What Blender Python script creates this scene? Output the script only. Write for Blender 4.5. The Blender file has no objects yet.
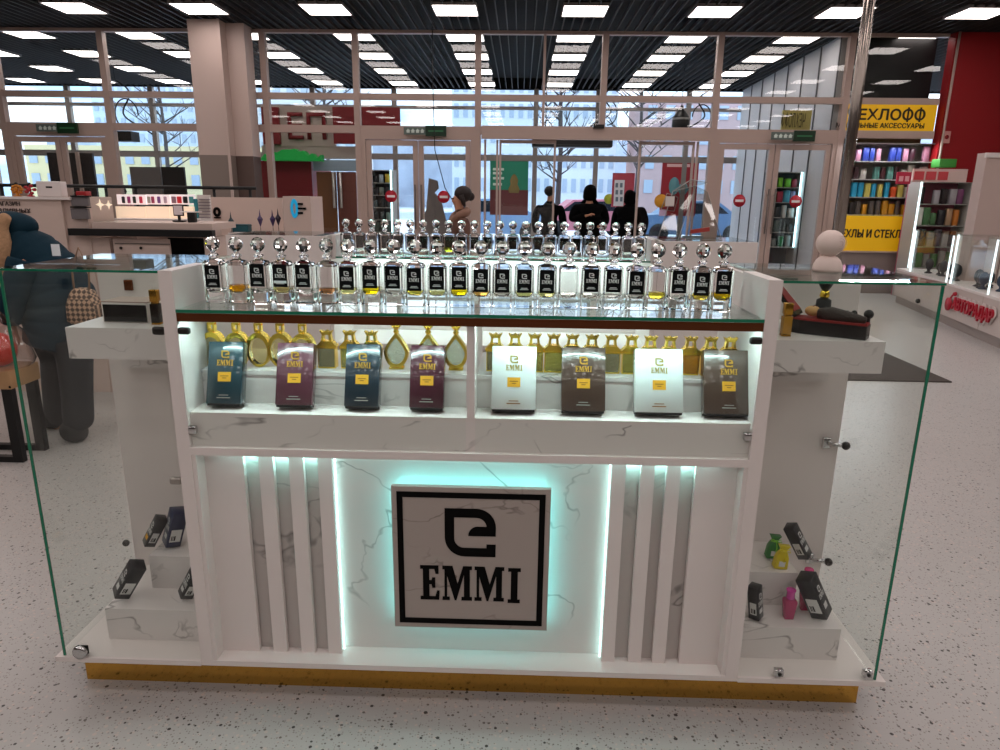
import bpy, bmesh, math, random
from mathutils import Vector, Matrix
random.seed(7)
PI = math.pi
SC = bpy.context.scene
COL = SC.collection

# ------------------------------------------------------------------ camera
F, PITCH, ROLL, YAW, EYE = 690.33, .2555, .0127, -.0265, 1.60
_cp, _sp, _cy, _sy, _cr, _sr = math.cos(PITCH), math.sin(PITCH), math.cos(YAW), math.sin(YAW), math.cos(ROLL), math.sin(ROLL)
def _roll(v): return (_cr*v[0]-_sr*v[1], _sr*v[0]+_cr*v[1], v[2])
_Xc, _Yc, _Zc = (1, 0, 0), (0, -_sp, _cp), (0, -_cp, -_sp)
AX = _roll([_cy*_Xc[i]+_sy*_Yc[i] for i in range(3)])
AY = _roll([-_sy*_Xc[i]+_cy*_Yc[i] for i in range(3)])
AZ = _roll(_Zc)
def at(px, py, x=None, y=None, z=None):
    """world point seen at a pixel of the photograph on the plane x, y or z = const"""
    r = (px-500, py-375, F)
    d = [sum(a*b for a, b in zip(r, v)) for v in (AX, AY, AZ)]
    t = x/d[0] if x is not None else (y/d[1] if y is not None else (z-EYE)/d[2])
    return Vector((d[0]*t, d[1]*t, EYE+d[2]*t))
def proj_px(x, y, z):
    c = [x*AX[i]+y*AY[i]+(z-EYE)*AZ[i] for i in range(3)]; return 500+F*c[0]/c[2]
cam = bpy.data.cameras.new('camera'); co = bpy.data.objects.new('camera', cam); COL.objects.link(co)
right = Vector((AX[0], AY[0], AZ[0])); down = Vector((AX[1], AY[1], AZ[1])); fwd = Vector((AX[2], AY[2], AZ[2]))
m = Matrix.Identity(4)
for i in range(3):
    m[i][0] = right[i]; m[i][1] = -down[i]; m[i][2] = -fwd[i]
m.translation = (0, 0, EYE)
co.matrix_world = m
cam.sensor_width = 36; cam.lens = F/1000*36; cam.clip_start = .05; cam.clip_end = 400
SC.camera = co
vs = SC.view_settings; vs.view_transform = 'Standard'; vs.look = 'None'; vs.gamma = 1; vs.use_curve_mapping = False
vs.exposure = 0.68
SC.cycles.transparent_max_bounces = 32
SC.cycles.max_bounces = 12; SC.cycles.transmission_bounces = 12; SC.cycles.glossy_bounces = 5; SC.cycles.diffuse_bounces = 4
SC.cycles.caustics_reflective = False; SC.cycles.caustics_refractive = False
SC.cycles.use_denoising = True
SC.cycles.sample_clamp_indirect = 6

# ------------------------------------------------------------------ materials
def srgb(h):
    h = h.lstrip('#'); v = [int(h[i:i+2], 16)/255 for i in (0, 2, 4)]
    return tuple(c/12.92 if c <= .04045 else ((c+.055)/1.055)**2.4 for c in v)+(1,)
MATS = {}
def mat(name, color='#ffffff', rough=.5, metal=0, emit=0, trans=0, ior=1.45, coat=0, bump=0, bscale=60, var=0, spec=.5, ecolor=None):
    if name in MATS: return MATS[name]
    mt = bpy.data.materials.new(name); mt.use_nodes = True
    nt = mt.node_tree; b = nt.nodes['Principled BSDF']
    c = srgb(color) if isinstance(color, str) else color
    b.inputs['Base Color'].default_value = c
    b.inputs['Roughness'].default_value = rough; b.inputs['Metallic'].default_value = metal
    b.inputs['IOR'].default_value = ior; b.inputs['Transmission Weight'].default_value = trans
    b.inputs['Coat Weight'].default_value = coat; b.inputs['Specular IOR Level'].default_value = spec
    if emit:
        b.inputs['Emission Color'].default_value = srgb(ecolor) if ecolor else c
        b.inputs['Emission Strength'].default_value = emit
    if bump or var:
        tc = nt.nodes.new('ShaderNodeTexCoord'); n = nt.nodes.new('ShaderNodeTexNoise')
        n.inputs['Scale'].default_value = bscale; n.inputs['Detail'].default_value = 4
        nt.links.new(tc.outputs['Object'], n.inputs['Vector'])
        if bump:
            bp = nt.nodes.new('ShaderNodeBump'); bp.inputs['Strength'].default_value = bump; bp.inputs['Distance'].default_value = .01
            nt.links.new(n.outputs['Fac'], bp.inputs['Height']); nt.links.new(bp.outputs['Normal'], b.inputs['Normal'])
        if var:
            mx = nt.nodes.new('ShaderNodeMix'); mx.data_type = 'RGBA'
            mx.inputs['A'].default_value = tuple(x*(1-var) for x in c[:3])+(1,); mx.inputs['B'].default_value = tuple(min(1, x*(1+var)) for x in c[:3])+(1,)
            nt.links.new(n.outputs['Fac'], mx.inputs['Factor']); nt.links.new(mx.outputs['Result'], b.inputs['Base Color'])
    MATS[name] = mt; return mt
def pane_mat(name, tint='#ffffff', refl=1.0, rough=0.0):
    """thin architectural glass: see-through with a fresnel reflection"""
    if name in MATS: return MATS[name]
    mt = bpy.data.materials.new(name); mt.use_nodes = True; nt = mt.node_tree; nt.nodes.clear()
    o = nt.nodes.new('ShaderNodeOutputMaterial'); t = nt.nodes.new('ShaderNodeBsdfTransparent'); g = nt.nodes.new('ShaderNodeBsdfGlossy')
    t.inputs['Color'].default_value = srgb(tint); g.inputs['Roughness'].default_value = rough
    fr = nt.nodes.new('ShaderNodeFresnel'); fr.inputs['IOR'].default_value = 1.5
    ge = nt.nodes.new('ShaderNodeNewGeometry'); mr = nt.nodes.new('ShaderNodeMapRange'); mr.inputs['To Min'].default_value = 1.5; mr.inputs['To Max'].default_value = 1/1.5
    nt.links.new(ge.outputs['Backfacing'], mr.inputs['Value']); nt.links.new(mr.outputs[0], fr.inputs['IOR'])
    mu = nt.nodes.new('ShaderNodeMath'); mu.operation = 'MULTIPLY'; mu.inputs[1].default_value = refl; mu.use_clamp = True
    mx = nt.nodes.new('ShaderNodeMixShader')
    nt.links.new(fr.outputs[0], mu.inputs[0]); nt.links.new(mu.outputs[0], mx.inputs[0])
    nt.links.new(t.outputs[0], mx.inputs[1]); nt.links.new(g.outputs[0], mx.inputs[2]); nt.links.new(mx.outputs[0], o.inputs['Surface'])
    MATS[name] = mt; return mt
def marble(name, base='#e9e4e0', vein='#8f8a86', scale=1.6, width=.012, off=0, rough=.28, amount=.5):
    if name in MATS: return MATS[name]
    mt = mat(name, base, rough); nt = mt.node_tree; b = nt.nodes['Principled BSDF']
    tc = nt.nodes.new('ShaderNodeTexCoord'); mp = nt.nodes.new('ShaderNodeMapping'); mp.inputs['Location'].default_value = (off, off*.7, off*1.3)
    mp.inputs['Rotation'].default_value = (.3, .6, .2); mp.inputs['Scale'].default_value = (1, 1, 1.5)
    nt.links.new(tc.outputs['Object'], mp.inputs['Vector'])
    n1 = nt.nodes.new('ShaderNodeTexNoise'); n1.inputs['Scale'].default_value = scale; n1.inputs['Detail'].default_value = 4; n1.inputs['Distortion'].default_value = .45
    n1.inputs['Roughness'].default_value = .55
    nt.links.new(mp.outputs[0], n1.inputs['Vector'])
    def math_(op, a, v=None, v2=None):
        k = nt.nodes.new('ShaderNodeMath'); k.operation = op
        nt.links.new(a, k.inputs[0])
        if v is not None:
            if isinstance(v, (int, float)): k.inputs[1].default_value = v
            else: nt.links.new(v, k.inputs[1])
        return k.outputs[0]
    a = math_('ABSOLUTE', math_('SUBTRACT', n1.outputs['Fac'], .5))
    r = nt.nodes.new('ShaderNodeMapRange'); r.inputs['From Min'].default_value = 0; r.inputs['From Max'].default_value = width
    r.inputs['To Min'].default_value = 1; r.inputs['To Max'].default_value = 0; nt.links.new(a, r.inputs['Value'])
    n2 = nt.nodes.new('ShaderNodeTexNoise'); n2.inputs['Scale'].default_value = scale*1.7; n2.inputs['Detail'].default_value = 2
    nt.links.new(mp.outputs[0], n2.inputs['Vector'])
    r2 = nt.nodes.new('ShaderNodeMapRange'); r2.inputs['From Min'].default_value = .45; r2.inputs['From Max'].default_value = .62
    nt.links.new(n2.outputs['Fac'], r2.inputs['Value'])
    f = math_('MULTIPLY', math_('MULTIPLY', r.outputs[0], r2.outputs[0]), amount*1.6)
    mx = nt.nodes.new('ShaderNodeMix'); mx.data_type = 'RGBA'; mx.clamp_factor = True
    mx.inputs['A'].default_value = srgb(base); mx.inputs['B'].default_value = srgb(vein)
    nt.links.new(f, mx.inputs['Factor']); nt.links.new(mx.outputs['Result'], b.inputs['Base Color'])
    return mt

WHITE = mat('white_laminate', '#e3dad6', .35)
MARB = marble('marble_laminate', '#c2bab5', '#6e6864', 2.2, .012, 0)
MARB2 = marble('marble_plaque', '#a89c95', '#564d47', 2.4, .01, 3.1, amount=.45)
MARB3 = marble('marble_ledge', '#e2dbd7', '#77706c', 2.6, .012, 7.7)
GOLD = mat('gold_mirror', '#d2a04c', .16, 1)
GOLDB = mat('gold_plated', '#ffdc55', .27, 1)
BRONZE = mat('bronze_profile', '#6b3a1e', .3, .6)
CHROME = mat('chrome', '#c9c9c9', .12, 1)
DARKMETAL = mat('dark_metal', '#3a3836', .3, .8)
GREENEDGE = mat('glass_edge_green', '#1a7456', .12, spec=.8)
PANE = pane_mat('clear_pane', '#fdfffe', .55)
PANETOP = pane_mat('counter_pane', '#f6fdfa', 1.0)
WALLPANE = pane_mat('facade_pane', '#fafcfb', .9)
BLACK = mat('black_plastic', '#0b0b0c', .45)
INK = mat('black_letters', '#040303', .6, spec=.12)
FRAME = mat('frame_paint', '#b09a90', .5)
CYAN = '#d2f6f4'
LED = mat('led_strip', '#ccfffb', .5, emit=2.8)
GLASS = mat('bottle_glass', '#ffffff', 0, trans=1, ior=1.46)
LABELBLACK = mat('label_black', '#040406', .6, spec=.15)
LABELTEXT = mat('label_text', '#d8d8d8', .5)
WARM = '#fff1ea'
LAMPM = mat('lamp_diffuser', '#fff2ee', .5, emit=5.0)

# ------------------------------------------------------------------ mesh helpers
class MB:
    def __init__(s): s.v = []; s.f = []; s.mi = []; s.sm = []; s.mats = []
    def _m(s, m):
        if m is None: return 0
        if m not in s.mats: s.mats.append(m)
        return s.mats.index(m)
    def add(s, vs, fs, m=None, smooth=False):
        o = len(s.v); s.v += [tuple(v) for v in vs]; k = s._m(m)
        for f in fs: s.f.append([i+o for i in f]); s.mi.append(k); s.sm.append(smooth)
        return s
    def box(s, x0, x1, y0, y1, z0, z1, m=None, M=None, inv=False):
        v = [Vector((x, y, z)) for z in (z0, z1) for y in (y0, y1) for x in (x0, x1)]
        if M is not None: v = [M @ p for p in v]
        f = [(0, 2, 3, 1), (4, 5, 7, 6), (0, 1, 5, 4), (2, 6, 7, 3), (0, 4, 6, 2), (1, 3, 7, 5)]
        if inv: f = [t[::-1] for t in f]
        return s.add(v, f, m)
    def rbox(s, x0, x1, y0, y1, z0, z1, r, m=None, M=None, seg=2):
        bm = bmesh.new(); bmesh.ops.create_cube(bm, size=1)
        for v in bm.verts: v.co = Vector(((x0+x1)/2+v.co.x*(x1-x0), (y0+y1)/2+v.co.y*(y1-y0), (z0+z1)/2+v.co.z*(z1-z0)))
        bmesh.ops.bevel(bm, geom=bm.edges[:], offset=r, segments=seg, affect='EDGES', profile=.5)
        vs_ = [(M @ v.co) if M is not None else v.co.copy() for v in bm.verts]
        s.add(vs_, [[v.index for v in f.verts] for f in bm.faces], m, True); bm.free(); return s
    def lathe(s, prof, c=(0, 0, 0), n=20, m=None, M=None, sx=1, sy=1, smooth=True, cap=True):
        vs_ = []; fs = []
        for (r, z) in prof:
            for k in range(n):
                a = 2*PI*k/n; vs_.append(Vector((c[0]+r*math.cos(a)*sx, c[1]+r*math.sin(a)*sy, c[2]+z)))
        for i in range(len(prof)-1):
            for k in range(n):
                fs.append((i*n+k, i*n+(k+1) % n, (i+1)*n+(k+1) % n, (i+1)*n+k))
        if cap:
            if prof[0][0] > 1e-6: fs.append(tuple(range(n))[::-1])
            if prof[-1][0] > 1e-6: fs.append(tuple((len(prof)-1)*n+k for k in range(n)))
        if M is not None: vs_ = [M @ v for v in vs_]
        return s.add(vs_, fs, m, smooth)
    def ball(s, c, r, m=None, n=16, sz=1, sx=1, sy=1, smooth=True, M=None):
        k = max(6, n//2+1)
        return s.lathe([(max(1e-7, r*math.sin(PI*i/k)), -r*sz*math.cos(PI*i/k)) for i in range(k+1)], c, n, m, M, sx, sy, smooth, cap=False)
    def tube(s, pts, r, n=8, m=None, cap=True):
        pts = [Vector(p) for p in pts]; rs = r if isinstance(r, (list, tuple)) else [r]*len(pts)
        vs_ = []; fs = []; up = Vector((0, 0, 1))
        pv = None
        for i, p in enumerate(pts):
            d = (pts[min(i+1, len(pts)-1)]-pts[max(i-1, 0)]).normalized()
            if pv is None:
                a = d.cross(up) if abs(d.z) < .95 else d.cross(Vector((1, 0, 0)))
            else:
                a = pv-d*pv.dot(d)
            a.normalize(); pv = a; b = d.cross(a)
            for k in range(n):
                t = 2*PI*k/n; vs_.append(p+(a*math.cos(t)+b*math.sin(t))*rs[i])
        for i in range(len(pts)-1):
            for k in range(n): fs.append((i*n+k, i*n+(k+1) % n, (i+1)*n+(k+1) % n, (i+1)*n+k))
        if cap: fs.append(tuple(range(n))[::-1]); fs.append(tuple((len(pts)-1)*n+k for k in range(n)))
        return s.add(vs_, fs, m, True)
    def prism(s, poly, a, b, axis='y', m=None, M=None, smooth=False):
        """polygon (u, v) extruded from a to b; axis y: (u, v)=(x, z); z: (x, y); x: (y, z)"""
        def P(u, v, w): return Vector((u, w, v)) if axis == 'y' else (Vector((u, v, w)) if axis == 'z' else Vector((w, u, v)))
        n = len(poly); vs_ = [P(u, v, a) for u, v in poly]+[P(u, v, b) for u, v in poly]
        fs = [tuple(range(n)), tuple(range(n, 2*n))[::-1]]+[(i, (i+1) % n+0, (i+1) % n+n, i+n)[::-1] for i in range(n)]
        if M is not None: vs_ = [M @ v for v in vs_]
        return s.add(vs_, fs, m, smooth)
    def build(s, name, m=None, parent=None, off=(0, 0, 0), fix=True):
        me = bpy.data.meshes.new(name); o_ = Vector(off)
        me.from_pydata([Vector(v)-o_ for v in s.v], [], s.f)
        if not s.mats and m is not None: me.materials.append(m)
        for t in s.mats: me.materials.append(t)
        if s.mats:
            me.polygons.foreach_set('material_index', s.mi)
        me.polygons.foreach_set('use_smooth', s.sm)
        me.update()
        if fix:
            bm = bmesh.new(); bm.from_mesh(me); bmesh.ops.recalc_face_normals(bm, faces=bm.faces[:]); bm.to_mesh(me); bm.free()
        o = bpy.data.objects.new(name, me); COL.objects.link(o)
        if parent: o.parent = parent
        return o
def tag(o, label=None, cat=None, group=None, kind=None):
    if label: o['label'] = label
    if cat: o['category'] = cat
    if group: o['group'] = group
    if kind: o['kind'] = kind
    return o
def empty(name, loc=(0, 0, 0), rz=0, label=None, cat=None, group=None, kind=None, parent=None):
    o = bpy.data.objects.new(name, None); COL.objects.link(o); o.location = loc; o.rotation_euler = (0, 0, rz); o.empty_display_size = .1
    if parent: o.parent = parent
    return tag(o, label, cat, group, kind)
def dup(root, loc=None, rz=None, label=None, group=None, parent=None):
    r = root.copy(); COL.objects.link(r)
    if parent: r.parent = parent
    if loc is not None: r.location = loc
    if rz is not None: r.rotation_euler = (0, 0, rz)
    if label: r['label'] = label
    if group: r['group'] = group
    for ch in list(root.children):
        c = ch.copy(); COL.objects.link(c); c.parent = r
        for g in list(ch.children):
            d = g.copy(); COL.objects.link(d); d.parent = c
    return r
def single(mb, name, m, loc, label, cat, group=None, kind=None, **k):
    o = mb.build(name, m, None, off=loc, **k); o.location = loc
    return tag(o, label, cat, group, kind)
def struct(name, mb, m, kind='structure', parent=None, label=None):
    o = mb.build(name, m, parent)
    if parent is None: o['kind'] = kind
    if label: o['label'] = label
    return o
def text_mesh(s, width=None, height=None, bold=.02, extrude=.01, align='CENTER', shear=0, spacing=1.0, fat=0):
    c = bpy.data.curves.new('lettering', 'FONT'); c.body = s; c.size = 1; c.extrude = 0; c.offset = bold; c.align_x = align
    c.resolution_u = 3; c.shear = shear; c.space_character = spacing
    o = bpy.data.objects.new('lettering', c); COL.objects.link(o)
    dg = bpy.context.evaluated_depsgraph_get(); dg.update()
    me = bpy.data.meshes.new_from_object(o.evaluated_get(dg)); bpy.data.objects.remove(o)
    if not me.vertices: return me
    xs = [v.co.x for v in me.vertices]; ys = [v.co.y for v in me.vertices]
    w, h = max(xs)-min(xs), max(ys)-min(ys); cx, cy = (max(xs)+min(xs))/2, (max(ys)+min(ys))/2
    kx = width/w if width else (height/h); ky = height/h if height else kx
    for v in me.vertices: v.co = ((v.co.x-cx)*kx, (v.co.y-cy)*ky, 0)
    if fat:
        V0 = [v.co.copy() for v in me.vertices]; F0 = [list(p.vertices) for p in me.polygons]; n0 = len(V0); V1 = []; F1 = []
        for q_, (dx_, dy_) in enumerate(((-fat, 0), (fat, 0), (0, fat), (0, -fat))):
            V1 += [(v.x+dx_, v.y+dy_, q_*.0002) for v in V0]; F1 += [[i+n0*q_ for i in f] for f in F0]
        me = bpy.data.meshes.new('lettering'); me.from_pydata(V1, [], F1)
    if extrude:
        bm = bmesh.new(); bm.from_mesh(me)
        g = bmesh.ops.extrude_face_region(bm, geom=bm.faces[:])
        for e in g['geom']:
            if isinstance(e, bmesh.types.BMVert): e.co.z += extrude
        bmesh.ops.recalc_face_normals(bm, faces=bm.faces[:]); bm.to_mesh(me); bm.free()
    return me
def text(s, name, m, parent, loc, rot=(PI/2, 0, 0), **k):
    me = text_mesh(s, **k); me.materials.clear(); me.materials.append(m)
    o = bpy.data.objects.new(name, me); COL.objects.link(o); o.location = loc; o.rotation_euler = rot
    if parent: o.parent = parent
    return o
def area(name, loc, sx, sy, power, color='#ffffff', rot=(0, 0, 0)):
    l = bpy.data.lights.new(name, 'AREA'); l.shape = 'RECTANGLE'; l.size = sx; l.size_y = sy; l.energy = power; l.color = srgb(color)[:3]
    o = bpy.data.objects.new(name, l); COL.objects.link(o); o.location = loc; o.rotation_euler = rot; return o
# ================================================================== the counter in the middle
XL, XR = -.995, .709            # outer faces of the middle unit
Y0, YB = 1.876, 2.30            # front and back
ZT, ZG, ZB = 1.387, 1.280, .130 # panel tops, glass top, underside of the base board
WL, WR = -1.4665, 1.1645        # base board of the wings
# local frame of the kiosk: an Empty on the floor, meshes given in world metres
def kempty(name, x, y, label, cat, group=None): return empty(name, (x, y, 0), 0, label, cat, group)
def kb(mb, name, m, root, parent=None):
    o = mb.build(name, m, parent or root, off=root.location if root else (0, 0, 0)); return o

LY = 1.93
cx0 = (XL+XR)/2
ctr = kempty('perfume_counter', cx0, 2.08, 'white marble perfume counter with backlit square sign and glass shop front', 'counter')
for s, xa in ((-1, XL+.020), (1, XR-.040)):
    b = MB(); b.prism([(Y0, ZB), (YB, ZB), (YB, ZG-.012), (2.10, ZG-.012), (2.10, ZT), (Y0, ZT)], xa, xa+.020, 'x')
    kb(b, 'side_panel', WHITE, ctr)
xi, xj = XL+.040, XR-.040
b = MB(); b.box(xi, xj, Y0, YB, ZB, ZB+.018); kb(b, 'base_board', WHITE, ctr)
b = MB(); b.box(XL+.02, XR-.02, 1.955, YB-.03, 0, ZB); kb(b, 'plinth', GOLD, ctr)
# ledge strip over the lower front, and the marble board above it
b = MB(); b.box(xi, xj, Y0, YB, .848, .872); kb(b, 'ledge', WHITE, ctr)
b = MB(); b.box(xi, xj, 1.893, 1.905, .872, .963); kb(b, 'marble_fascia', MARB3, ctr)
b = MB(); b.box(xi, xj, 1.893, YB, .963, .975); kb(b, 'shelf', WHITE, ctr)
# riser tier behind the boxes
TIY, TIZ = 1.995, 1.078
b = MB(); b.box(xi, xj, TIY, YB, .975, TIZ-.012); b.box(xi, xj, TIY-.004, YB, TIZ-.012, TIZ); kb(b, 'riser', marble('marble_riser', '#e2dbd7', '#77706c', 2.3, .01, 5.0), ctr)
xd = at(471, 400, y=1.9).x
b = MB(); b.box(xd-.011, xd+.011, Y0+.012, YB, .9752, ZG-.035); kb(b, 'divider', WHITE, ctr)
# glass top with green polished edge, bronze LED profile
b = MB(); b.box(xi, xj, Y0+.002, 2.36, ZG-.008, ZG-.0005, PANETOP)
gt = kb(b, 'glass_top', PANETOP, ctr)
b = MB(); b.box(xi, xj, Y0-.001, Y0+.002, ZG-.009, ZG); kb(b, 'polished_edge', GREENEDGE, ctr, gt)
b = MB(); b.box(xi, xj, Y0+.001, Y0+.022, ZG-.034, ZG-.010); kb(b, 'bronze_profile', BRONZE, ctr)
b = MB(); b.box(xi+.01, xj-.01, Y0+.024, Y0+.034, ZG-.016, ZG-.011); kb(b, 'led_strip', LED, ctr)
# glass front of the showcase with clips
b = MB(); b.box(xi+.003, xd-.014, Y0+.004, Y0+.009, .874, ZG-.034); kb(b, 'front_pane', PANE, ctr)
b = MB(); b.box(xd+.014, xj-.003, Y0+.004, Y0+.009, .874, ZG-.034); kb(b, 'front_pane', PANE, ctr)
for (px, py, sgn) in ((183, 331, 1), (758, 341, -1)):
    p = at(px, py, y=Y0)
    b = MB(); xe = xi if sgn > 0 else xj
    b.rbox(min(xe, xe+sgn*.034), max(xe, xe+sgn*.034), Y0-.006, Y0+.012, p.z-.010, p.z+.010, .006)
    kb(b, 'glass_clip', DARKMETAL, ctr)
for (px, py, sgn) in ((190, 430, 1), (748, 437, -1)):
    p = at(px, py, y=Y0); xe = xi if sgn > 0 else xj
    b = MB(); b.rbox(min(xe, xe+sgn*.022), max(xe, xe+sgn*.022), Y0-.004, Y0+.014, p.z-.011, p.z+.011, .003)
    kb(b, 'glass_clip', CHROME, ctr)
# lower front: white boards and marble grooves, recess behind the sign
def lx(px): return at(px, 470, y=LY).x
edges = [lx(t) for t in (244, 259, 273.5, 289, 303.5, 318, 332, 612, 626, 641, 655, 667, 681, 696)]
zlo, zhi = ZB+.018, .848
whites = [(xi, edges[0]), (edges[1], edges[2]), (edges[3], edges[4]), (edges[5], edges[6]), (edges[7], edges[8]), (edges[9], edges[10]), (edges[11], edges[12]), (edges[13], xj)]
for i, (a, c) in enumerate(whites):
    b = MB(); b.box(a, c, LY, LY+.018, zlo, zhi-.0006)
    kb(b, 'front_board' if i in (0, 7) else 'front_slat', WHITE, ctr)
b = MB(); b.box(xi, edges[6]-.02, LY+.024, LY+.036, zlo, zhi-.0006); kb(b, 'marble_backing', MARB, ctr)
b = MB(); b.box(edges[7]+.02, xj, LY+.024, LY+.036, zlo, zhi-.0006); kb(b, 'marble_backing', MARB, ctr)
b = MB(); b.box(edges[6]-.03, edges[7]+.03, LY+.038, LY+.05, zlo, zhi-.0006); kb(b, 'recess_panel', marble('marble_recess', '#ded8d4', '#7d7773', 1.9, .009, 11.2, amount=.45), ctr)
# inner reveals by the side panels
for a in (xi, xj-.012):
    b = MB(); b.box(a, a+.012, Y0+.004, LY, zlo, zhi-.001); kb(b, 'reveal', WHITE, ctr)
# LED lines in the grooves and round the recess
for i in (0, 2, 4, 8, 10, 12):
    b = MB(); b.box(edges[i]+.002, edges[i+1]-.002, LY+.008, LY+.014, zhi-.0105, zhi-.0025); kb(b, 'led_strip', mat('led_groove', '#a8fbf6', .5, emit=55), ctr)
b = MB(); b.box(edges[6]+.002, edges[7]-.002, LY+.024, LY+.030, zhi-.0055, zhi-.0025); kb(b, 'led_strip', LED, ctr)
for a in (edges[6]+.0005, edges[7]-.0035):
    b = MB(); b.box(a, a+.003, LY+.024, LY+.030, zlo, zhi-.01); kb(b, 'led_strip', LED, ctr)
# the sign: a square plaque with a black border, the e-shaped emblem and four slab-serif letters
PY = 1.905
p0 = at(392, 487, y=PY); p1 = at(550, 489, y=PY); p2 = at(548, 630, y=PY); p3 = at(394, 627, y=PY)
sx0, sx1 = (p0.x+p3.x)/2, (p1.x+p2.x)/2; sz1, sz0 = (p0.z+p1.z)/2, (p2.z+p3.z)/2
b = MB(); b.box(sx0, sx1, PY, PY+.018, sz0, sz1); plq = kb(b, 'sign_plaque', MARB2, ctr)
scx, scz = (sx0+sx1)/2, (sz0+sz1)/2; W = sx1-sx0; Hh = sz1-sz0
FY = PY-.0015
b = MB(); g0 = .016; g1 = .034
for (a, c, d, e) in ((sx0+g0, sx1-g0, sz1-g1, sz1-g0), (sx0+g0, sx1-g0, sz0+g0, sz0+g1), (sx0+g0, sx0+g1, sz0+g1, sz1-g1), (sx1-g1, sx1-g0, sz0+g1, sz1-g1)):
    b.box(a, c, FY, PY, d, e)
kb(b, 'black_border', INK, ctr, plq)
# emblem, from the 844x750 crop of the plaque: plaque spans u 52..795 (top), v 30..705
def uv(u, v): return (sx0+(u-58)/(790-58)*W, sz1-(v-33)/(703-33)*Hh)
def arc(cx, cy, rx, ry, a0, a1, n=10): return [(cx+rx*math.cos(a0+(a1-a0)*i/n), cy+ry*math.sin(a0+(a1-a0)*i/n)) for i in range(n+1)]
def strokes(polys):
    from mathutils.geometry import tessellate_polygon
    b = MB()
    for po in polys:
        po = [p for i, p in enumerate(po) if (Vector(p)-Vector(po[i-1])).length > .5]
        w3 = [(uv(*p)[0], uv(*p)[1]) for p in po]; n = len(po)
        t = tessellate_polygon([[Vector((p[0], p[1], 0)) for p in w3]])
        b.add([(p[0], FY, p[1]) for p in w3], t)
        b.add([(p[0], yy, p[1]) for yy in (FY, PY) for p in w3], [(i, (i+1) % n, (i+1) % n+n, i+n) for i in range(n)])
    return b
em = [(303, 127), (450, 127)]+arc(450, 212, 90, 85, -PI/2, 0)+[(540, 253), (412, 253)]+arc(455, 253, 43, 44, PI, PI*1.5, 6)+[(497, 209)]+arc(450, 212, 47, 44, 0, -PI/2, 8)+[(347, 168), (347, 262)]+arc(392, 265, 45, 44, PI, PI/2, 8)+[(497, 309), (497, 291), (540, 291), (540, 350), (395, 350)]+arc(395, 262, 92, 88, PI/2, PI, 8)
kb(strokes([em]), 'emblem', INK, ctr, plq)
def serifE():
    return [[(185, 397), (272, 397), (272, 437), (258, 437), (252, 414), (228, 414), (228, 468), (238, 468), (242, 455), (256, 455), (256, 505), (242, 505), (238, 488), (228, 488), (228, 546), (256, 546), (264, 518), (276, 518), (274, 563), (185, 563), (185, 546), (198, 546), (198, 414), (185, 414)]]
def serifM(x):
    o = lambda L: [(x+u, v) for u, v in L]
    return [o([(0, 397), (48, 397), (72, 482), (98, 397), (140, 397), (140, 414), (130, 414), (130, 546), (140, 546), (140, 563), (90, 563), (90, 546), (102, 546), (102, 440), (66, 563), (58, 563), (22, 445), (22, 546), (34, 546), (34, 563), (0, 563), (0, 546), (10, 546), (10, 414), (0, 414)])]
def serifI():
    return [[(600, 400), (660, 400), (660, 417), (646, 417), (646, 552), (658, 552), (658, 569), (600, 569), (600, 552), (614, 552), (614, 417), (600, 417)]]
for n_, po in (('letter_e', serifE()), ('letter_m', serifM(290)), ('letter_m', serifM(442)), ('letter_i', serifI())):
    kb(strokes(po), n_, INK, ctr, plq)
# halo LEDs behind the plaque
b = MB(); zz = LY+.018
for (a, c, d, e) in ((sx0+.012, sx1-.012, sz1-.018, sz1-.012), (sx0+.012, sx1-.012, sz0+.012, sz0+.018), (sx0+.012, sx0+.018, sz0+.02, sz1-.02), (sx1-.018, sx1-.012, sz0+.02, sz1-.02)):
    b.box(a, c, PY+.0185, PY+.022, d, e)
kb(b, 'halo_led', mat('led_halo', '#7ceeee', .5, emit=9), ctr, plq)
b = MB(); b.box(scx-.1, scx+.1, PY+.018, LY+.038, scz-.1, scz+.1); kb(b, 'spacer', WHITE, ctr, plq)
# LED light in the counter
area('showcase_led_light', (cx0, Y0+.045, ZG-.02), XR-XL-.12, .012, 2.6, CYAN, (math.radians(-18), 0, 0))
area('ledge_led_light', (cx0, LY-.03, zhi-.004), XR-XL-.2, .01, .15, CYAN, (math.radians(12), 0, 0))
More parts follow.
